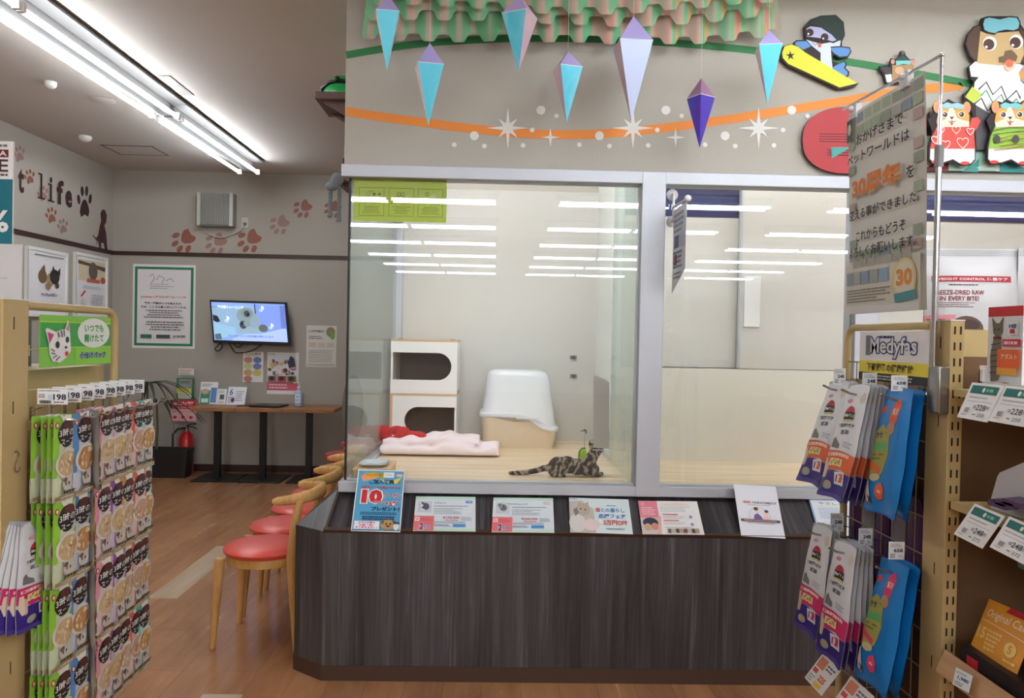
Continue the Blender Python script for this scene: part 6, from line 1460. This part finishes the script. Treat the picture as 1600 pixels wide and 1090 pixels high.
# shelf price cards
def shelfcard(a, b_, c, txt, sub, label):
    s = Sheet(115, 88); s.rect(8, 6, 107, 26, (24, 112, 106)); s.ell(56, 16, 5, 6, (230, 240, 230)); s.fine(66, 10, 92, 22, 1, (120, 190, 160), .6, .1); s.fine(14, 32, 92, 38, 1, (170, 170, 176), .5); s.fine(14, 43, 104, 46, 1, (110, 110, 116), .3, 0)
    s.text(txt, 74, 58, 14, (60, 60, 66), w=34, bold=.01); s.fine(46, 54, 56, 62, 2, (90, 90, 96), .6, 0); s.text('円', 98, 58, 8, (60, 60, 66)); s.text(sub, 84, 76, 9, (130, 130, 136), w=26); s.fine(54, 72, 66, 80, 1, (130, 130, 136), .4, 0)
    for k in range(9): s.rect(20 + k * 2.2, 62, 21.2 + k * 2.2, 74, (120, 110, 120))
    s.fine(16, 76, 40, 82, 1, (190, 150, 160), .4)
    XX = X2 - .004; TL, TR = onX(*a, XX), onX(*b_, XX); BL = onX(*c, XX - .034)
    tag(s.build('shelf_price_card', TL, TR, BL, base=M('f0efee', .4), thick=.0015, eps=.0002), label, 'price card', 'price cards on the shelves')
shelfcard((1519, 597), (1568, 602), (1495, 651), '228', '250', 'price card 228 beside the cream post, upper shelf')
shelfcard((1571, 602), (1630, 608), (1544, 657), '228', '250', 'price card 228 cut by the photo edge, upper shelf')
shelfcard((1523, 786), (1570, 806), (1490, 834), '248', '272', 'price card 248 beside the cream post, middle shelf')
shelfcard((1577, 806), (1632, 830), (1546, 854), '248', '272', 'price card 248 cut by the photo edge, middle shelf')
s = Sheet(50, 50); s.fine(4, 6, 40, 14, 2, (130, 150, 160), .5); s.text('1,980', 28, 24, 12, (30, 90, 130), w=34, bold=.04); s.fine(6, 34, 40, 46, 2, (120, 120, 126), .5)
XX = X2 - .03; tag(s.build('shelf_price_card', onX(1494, 1042, XX + .006), onX(1519, 1055, XX + .006), onX(1488, 1068, XX - .006), base=M('e8ecee', .4), thick=.0015, eps=.0002), 'small 1,980 price card stuck on the wooden shelf lip', 'price card')
# goods on the shelves
def upright(name, s, a, b_, X, base, label, cat, depth=.05, zfloor=None):
    TL, TR, BL = corners(onX(*a, X), onX(*b_, X))
    if zfloor is not None: BL = V((BL.x, BL.y, zfloor + .0008))
    o = s.build(name, TL, TR, BL, base=M(base, .35), thick=depth, eps=.0003); return tag(o, label, cat)
def foodpack(name, ya, yb, label):
    s = Sheet(60, 120); s.rect(0, 0, 60, 14, (206, 40, 44)); FU = (112, 104, 88)
    s.ell(18, 33, 9, 10, FU); s.poly([(9, 30), (7, 14), (16, 24)], FU); s.poly([(27, 30), (28, 14), (20, 24)], FU); s.poly([(12, 42), (24, 42), (26, 70), (22, 104), (8, 106), (6, 70)], (122, 114, 98)); s.rect(11, 42, 25, 46, (110, 30, 40)); s.ell(14, 32, 1.5, 1.5, (40, 50, 30)); s.ell(21, 32, 1.5, 1.5, (40, 50, 30))
    for k in range(6): s.line([(8, 54 + k * 8), (24, 52 + k * 8)], 1.5, (70, 64, 54))
    s.rect(38, 22, 54, 40, (236, 238, 242)); s.text('Hill', 46, 28, 6, (40, 60, 130), w=12, bold=.04); s.rect(42, 32, 50, 38, (190, 40, 60)); s.rect(30, 46, 60, 56, (206, 46, 56)); s.fine(33, 48, 58, 54, 1, (250, 220, 220), .7, .1); s.rect(22, 60, 60, 86, (240, 106, 40)); s.text('アダルト', 42, 70, 8, (250, 226, 200), w=28, bold=.03); s.rect(22, 86, 56, 96, (240, 170, 70)); s.ell(38, 112, 12, 6, (176, 120, 80))
    X = X2 + .045; return upright(name, s, ya, yb, X, 'e4e6ea', label, 'cat food pack', .035, 1.395)
foodpack('cat_food_pack', (1545, 480), (1596, 600), 'white cat food pack with a tabby and orange panel on the top shelf')
s = Sheet(68, 46); upright('display_tray', s, (1531, 572), (1545, 612), X2 + .02, 'dfdedc', 'white card display tray holding the tabby food packs', 'display tray', .006, 1.395)
o_ = S.objects['display_tray']
TLy, TRy = onX(1531, 572, X2 + .02), onX(1640, 600, X2 + .02)
b = mb(M((226, 224, 222), .5)); zf = 1.3958
b.box(X2 + .018, X2 + .023, TRy.y, TLy.y, zf, zf + .022); b.box(X2 + .018, X2 + .16, TLy.y - .004, TLy.y, zf, zf + .06); b.box(X2 + .018, X2 + .023, TLy.y - .014, TLy.y, zf, zf + .05); b.box(X2 + .155, X2 + .16, TRy.y, TLy.y, zf, zf + .06)
bpy.data.objects.remove(o_); tag(b.build('display_tray'), 'white card display tray holding the tabby food packs', 'display tray')
b = mb(M((206, 204, 208), .5)); b.prism([onX(1548, 780, X2 + .05), onX(1558, 745, X2 + .05), onX(1562, 738, X2 + .05), onX(1640, 705, X2 + .05), V((X2 + .05, onX(1640, 840, X2 + .05).y, 1.1165)), V((X2 + .05, onX(1548, 780, X2 + .05).y, 1.116))], (.10, 0, 0))
tag(b.build('grey_carton'), 'pale grey cut-away carton on the middle shelf', 'carton')
b = mb(M((86, 50, 96), .3)); 
for k in range(3): b.obox(onX(1570 + k * 12, 787 + k * 2, X2 + .02) + V((0, 0, .004 * k)), V((0, 1, 0)), V((1, 0, .1)).normalized(), V((0, 0, 1)), .03, .02, .006)
tag(b.build('purple_sachets'), 'purple sachets lying in front of the grey carton', 'sachets')
s = Sheet(150, 120); OR = (232, 156, 44); s.rect(0, 0, 150, 120, OR); s.rect(70, 0, 150, 14, (196, 40, 56)); s.text('Original Care', 84, 32, 24, (250, 232, 200), w=130, bold=.01); s.line([(10, 48), (150, 56)], 1.5, (250, 232, 200)); s.text('15', 26, 76, 26, (246, 214, 120), w=30, bold=.05); s.fine(46, 62, 92, 108, 5, (244, 206, 120), .6, .3); s.ell(120, 84, 15, 15, (246, 214, 120)); s.text('5', 120, 84, 18, OR, bold=.04); s.fine(108, 104, 146, 112, 1, (246, 214, 120), .6)
Xo = X2 + .06
TL, TR, BL = onX(1546, 935, Xo + .04), onX(1622, 968, Xo + .04), onX(1515, 1012, Xo - .03)
o = s.build('orange_food_bag', TL, TR, BL, base=M(OR, .35), thick=.10, eps=.0003, bend=lambda u, v: .012 * math.sin(math.pi * u) ** .6 * math.sin(math.pi * v) ** .6 if 0 < u < 1 and 0 < v < 1 else 0, grid=(8, 8), curl=True); tag(o, 'orange food bag with curly white script on the lowest shelf', 'food bag')
b = mb(M((34, 30, 34), .4)); b.box(X2 + .01, X2 + .2, 1.2, 1.84, .711, .775); b.use(M((190, 40, 50), .4)).box(X2 + .008, X2 + .01, 1.77, 1.81, .72, .76); tag(b.build('dark_carton'), 'long black carton lying under the orange bag', 'carton')
b = mb(M((96, 128, 116), .4, var=.3, scale=25)); b.box(X2 + .10, X2 + .24, 1.45, 1.78, .98, 1.02); tag(b.build('green_photo_pack', bevel=.008), 'green photo pack lying on top of the orange bag', 'food pack')
b = mb(M((176, 30, 38), .4)); b.box(X2 + .12, X2 + .22, 1.45, 1.74, 1.021, 1.05); tag(b.build('red_pack', bevel=.008), 'small red pack on top of the green one', 'food pack')
# big bags on the top deck
def bigbag(x0, x1, Y, label, full=True):
    s = Sheet(150, 205); 
    for k in range(4): s.line([(0, 3 + k * 2.5), (150, 3 + k * 2.5)], .7, (150, 152, 156))
    s.rect(8, 42, 126, 51, (176, 30, 48)); s.text('WEIGHT CONTROL 体重ケア', 66, 46.5, 4.6, (240, 226, 226), w=108, bold=.02); s.fine(30, 54, 80, 57, 1, (60, 60, 66), .6); s.text('FREEZE-DRIED RAW', 46, 67, 7, (150, 60, 66), w=72, bold=.02); s.text('IN EVERY BITE!', 46, 76, 7, (150, 60, 66), w=56, bold=.02); s.fine(8, 81, 76, 90, 3, (130, 90, 94), .35)
    s.ell(122, 112, 22, 24, (226, 222, 216)); s.ell(116, 112, 18, 20, (206, 50, 50)); s.ell(112, 104, 9, 7, (230, 170, 70)); s.ell(56, 122, 26, 20, (96, 70, 58)); s.ell(56, 116, 20, 9, (70, 48, 40)); s.poly([(0, 102), (40, 100), (34, 130), (0, 130)], (228, 150, 160)); s.fine(2, 106, 26, 124, 5, (150, 50, 60), .4)
    p0, p1 = onY(x0, 388, Y), onY(x1, 395, Y); TL = V((p0.x, Y, p0.z)); TR = V((p1.x, Y - .03, p0.z)); BL = V((p0.x, Y, 1.3908))
    o = s.build('large_food_bag', TL, TR, BL, base=M((200, 200, 204), .3, .1, name='silver_grey_film'), back=(170, 170, 174), bend=lambda u, v: .035 * (min(1, min(u, 1 - u) * 4)) ** .7 * min(1, v * 3) ** .8 + .002, grid=(10, 12), eps=.0002)
    tag(o, label, 'food bag', 'large bags on the rack top')
bigbag(1446, 1588, 2.2, 'large silver food bag about freeze-dried raw behind the post')
bigbag(1591, 1735, 2.16, 'large silver food bag cut by the photo edge')

# ------------------------------------------------------------------ banner on a telescopic rod
Yp0 = 1.96; Xp = onY(1466, 600, Yp0).x; Xp = Xp
pt = onY(1475, 82, Yp0); Xp = (onY(1475, 90, Yp0).x + onY(1464, 560, Yp0).x) / 2 
zc0, zc1 = onY(1467, 646, 1.9).z, onY(1467, 572, 1.9).z
t = thing('banner_stand', 'telescopic chrome rod with magnetic clamp on the rack post', 'banner stand', (Xp, Yp0, zc0))
b = mb(STEEL).box(X2 - .030, X2 - .0005, 1.895, 1.935, zc0, zc1); b.build('magnet_clamp', t, bevel=.004)
Xp = X2 - .016; Yp0 = 1.945
za, zb_, zc_ = onX(1474, 240, Xp).z, onX(1474, 170, Xp).z, onX(1475, 84, Xp).z
mb(CHROME).tube([(Xp, Yp0, zc0 + .01), (Xp, Yp0, za)], .0075, 14).build('lower_tube', t)
mb(CHROME).tube([(Xp, Yp0, za), (Xp, Yp0, zb_)], .0058, 14).build('middle_tube', t); mb(CHROME).tube([(Xp, Yp0, zb_), (Xp, Yp0, zc_)], .0044, 14).build('upper_tube', t)
mb(M((130, 130, 132), .4)).tube([(Xp, Yp0, za - .03), (Xp, Yp0, za + .025)], .011, 14).build('locking_collar', t)
pe_ = onX(1318, 171, Xp); arm_end = V((Xp, pe_.y, zc_))
mb(CHROME).tube([(Xp, Yp0, zc_), (Xp, pe_.y, pe_.z)], .0042, 12).build('arm', t)
mb(CHROME).ball((Xp, Yp0, zc_), .007, 12).build('elbow', t)
s = Sheet(450, 780); rg = random.Random(11)
s.rect(0, 0, 450, 780, (226, 224, 216))
for j in range(13):
    y = 12 + j * 48
    for i in range(8):
        if 2 <= j <= 10 and (j in (3, 6, 8, 9) or not (i in (0, 7))): continue
        c = [(156, 168, 150), (176, 178, 170), (190, 170, 160), (150, 166, 176), (170, 186, 160)][rg.randrange(5)]
        if rg.random() < .85: s.rect(10 + i * 55, y, 10 + i * 55 + 48, y + 36, c)
BK = (40, 34, 36)
s.rect(14, 24, 54, 110, (50, 96, 76)); s.ell(34, 62, 14, 22, (216, 220, 206))
s.text('おかげさまで', 225, 120, 42, BK, w=270, bold=.02); s.text('ペットワールドは', 205, 185, 40, BK, w=370, bold=.02)
s.text('30周年', 200, 300, 84, (226, 128, 48), w=290, bold=.05, halo=(214, 210, 196)); s.text('を', 392, 312, 44, BK, bold=.02)
s.text('迎える事ができました。', 235, 400, 40, BK, w=410, bold=.02); s.text('これからもどうぞ', 225, 485, 40, BK, w=290, bold=.02); s.text('よろしくお願いします。', 225, 545, 40, BK, w=400, bold=.02)
s.rect(0, 590, 450, 780, (220, 216, 202))
for i in range(7): s.rect(60 + i * 50, 578, 104 + i * 50, 606, (170, 170, 160))
for i in range(5): s.rect(14 + i * 56, 622, 62 + i * 56, 670, ((150, 166, 176), (170, 176, 176), (140, 160, 190), (160, 170, 170), (150, 176, 206))[i])
s.fine(20, 686, 300, 740, 5, (120, 112, 100), .4); s.ell(374, 670, 62, 72, (226, 206, 130)); s.ell(374, 670, 52, 62, (226, 220, 200)); s.text('30', 374, 665, 60, (226, 150, 60), w=84, bold=.05); s.poly([(320, 720), (430, 710), (436, 740), (326, 750)], (80, 150, 160)); s.rect(0, 752, 450, 780, (222, 222, 222))
Xb = Xp; TL = onX(1327, 176, Xb); TRx = onX(1443, 118, Xb); BL = V((Xb + .022, TL.y, onX(1331, 490, Xb).z)); TR = V((Xb, TRx.y, TL.z))
TL.z = TR.z = onX(1380, 150, Xb).z; 
o = s.build('anniversary_banner', TL, TR, BL, base=M((232, 230, 224), .12), thick=.001, eps=.0003, bend=lambda u, v: .0015 * math.sin(v * 7 + u * 2) + .005 * math.sin(u * 5), grid=(8, 12), curl=True)
for m in o.data.materials:
    pass
tag(o, 'laminated anniversary banner hanging from the chrome rod', 'banner')
for k, u in enumerate((.1, .8)):
    p = TL + (TR - TL) * u
    b = mb(M((224, 226, 228), .15, name='clear_clip', alpha=.8)); b.obox(p + V((0, 0, .004)), V((0, 1, 0)), V((1, 0, 0)), V((0, 0, 1)), .022, .009, .022); b.ball(p + V((-.012, 0, .014)), .01, 10)
    tag(b.build('banner_clip'), 'clear plastic clip gripping the banner at its ' + ('far' if k == 0 else 'near') + ' top corner', 'clip')
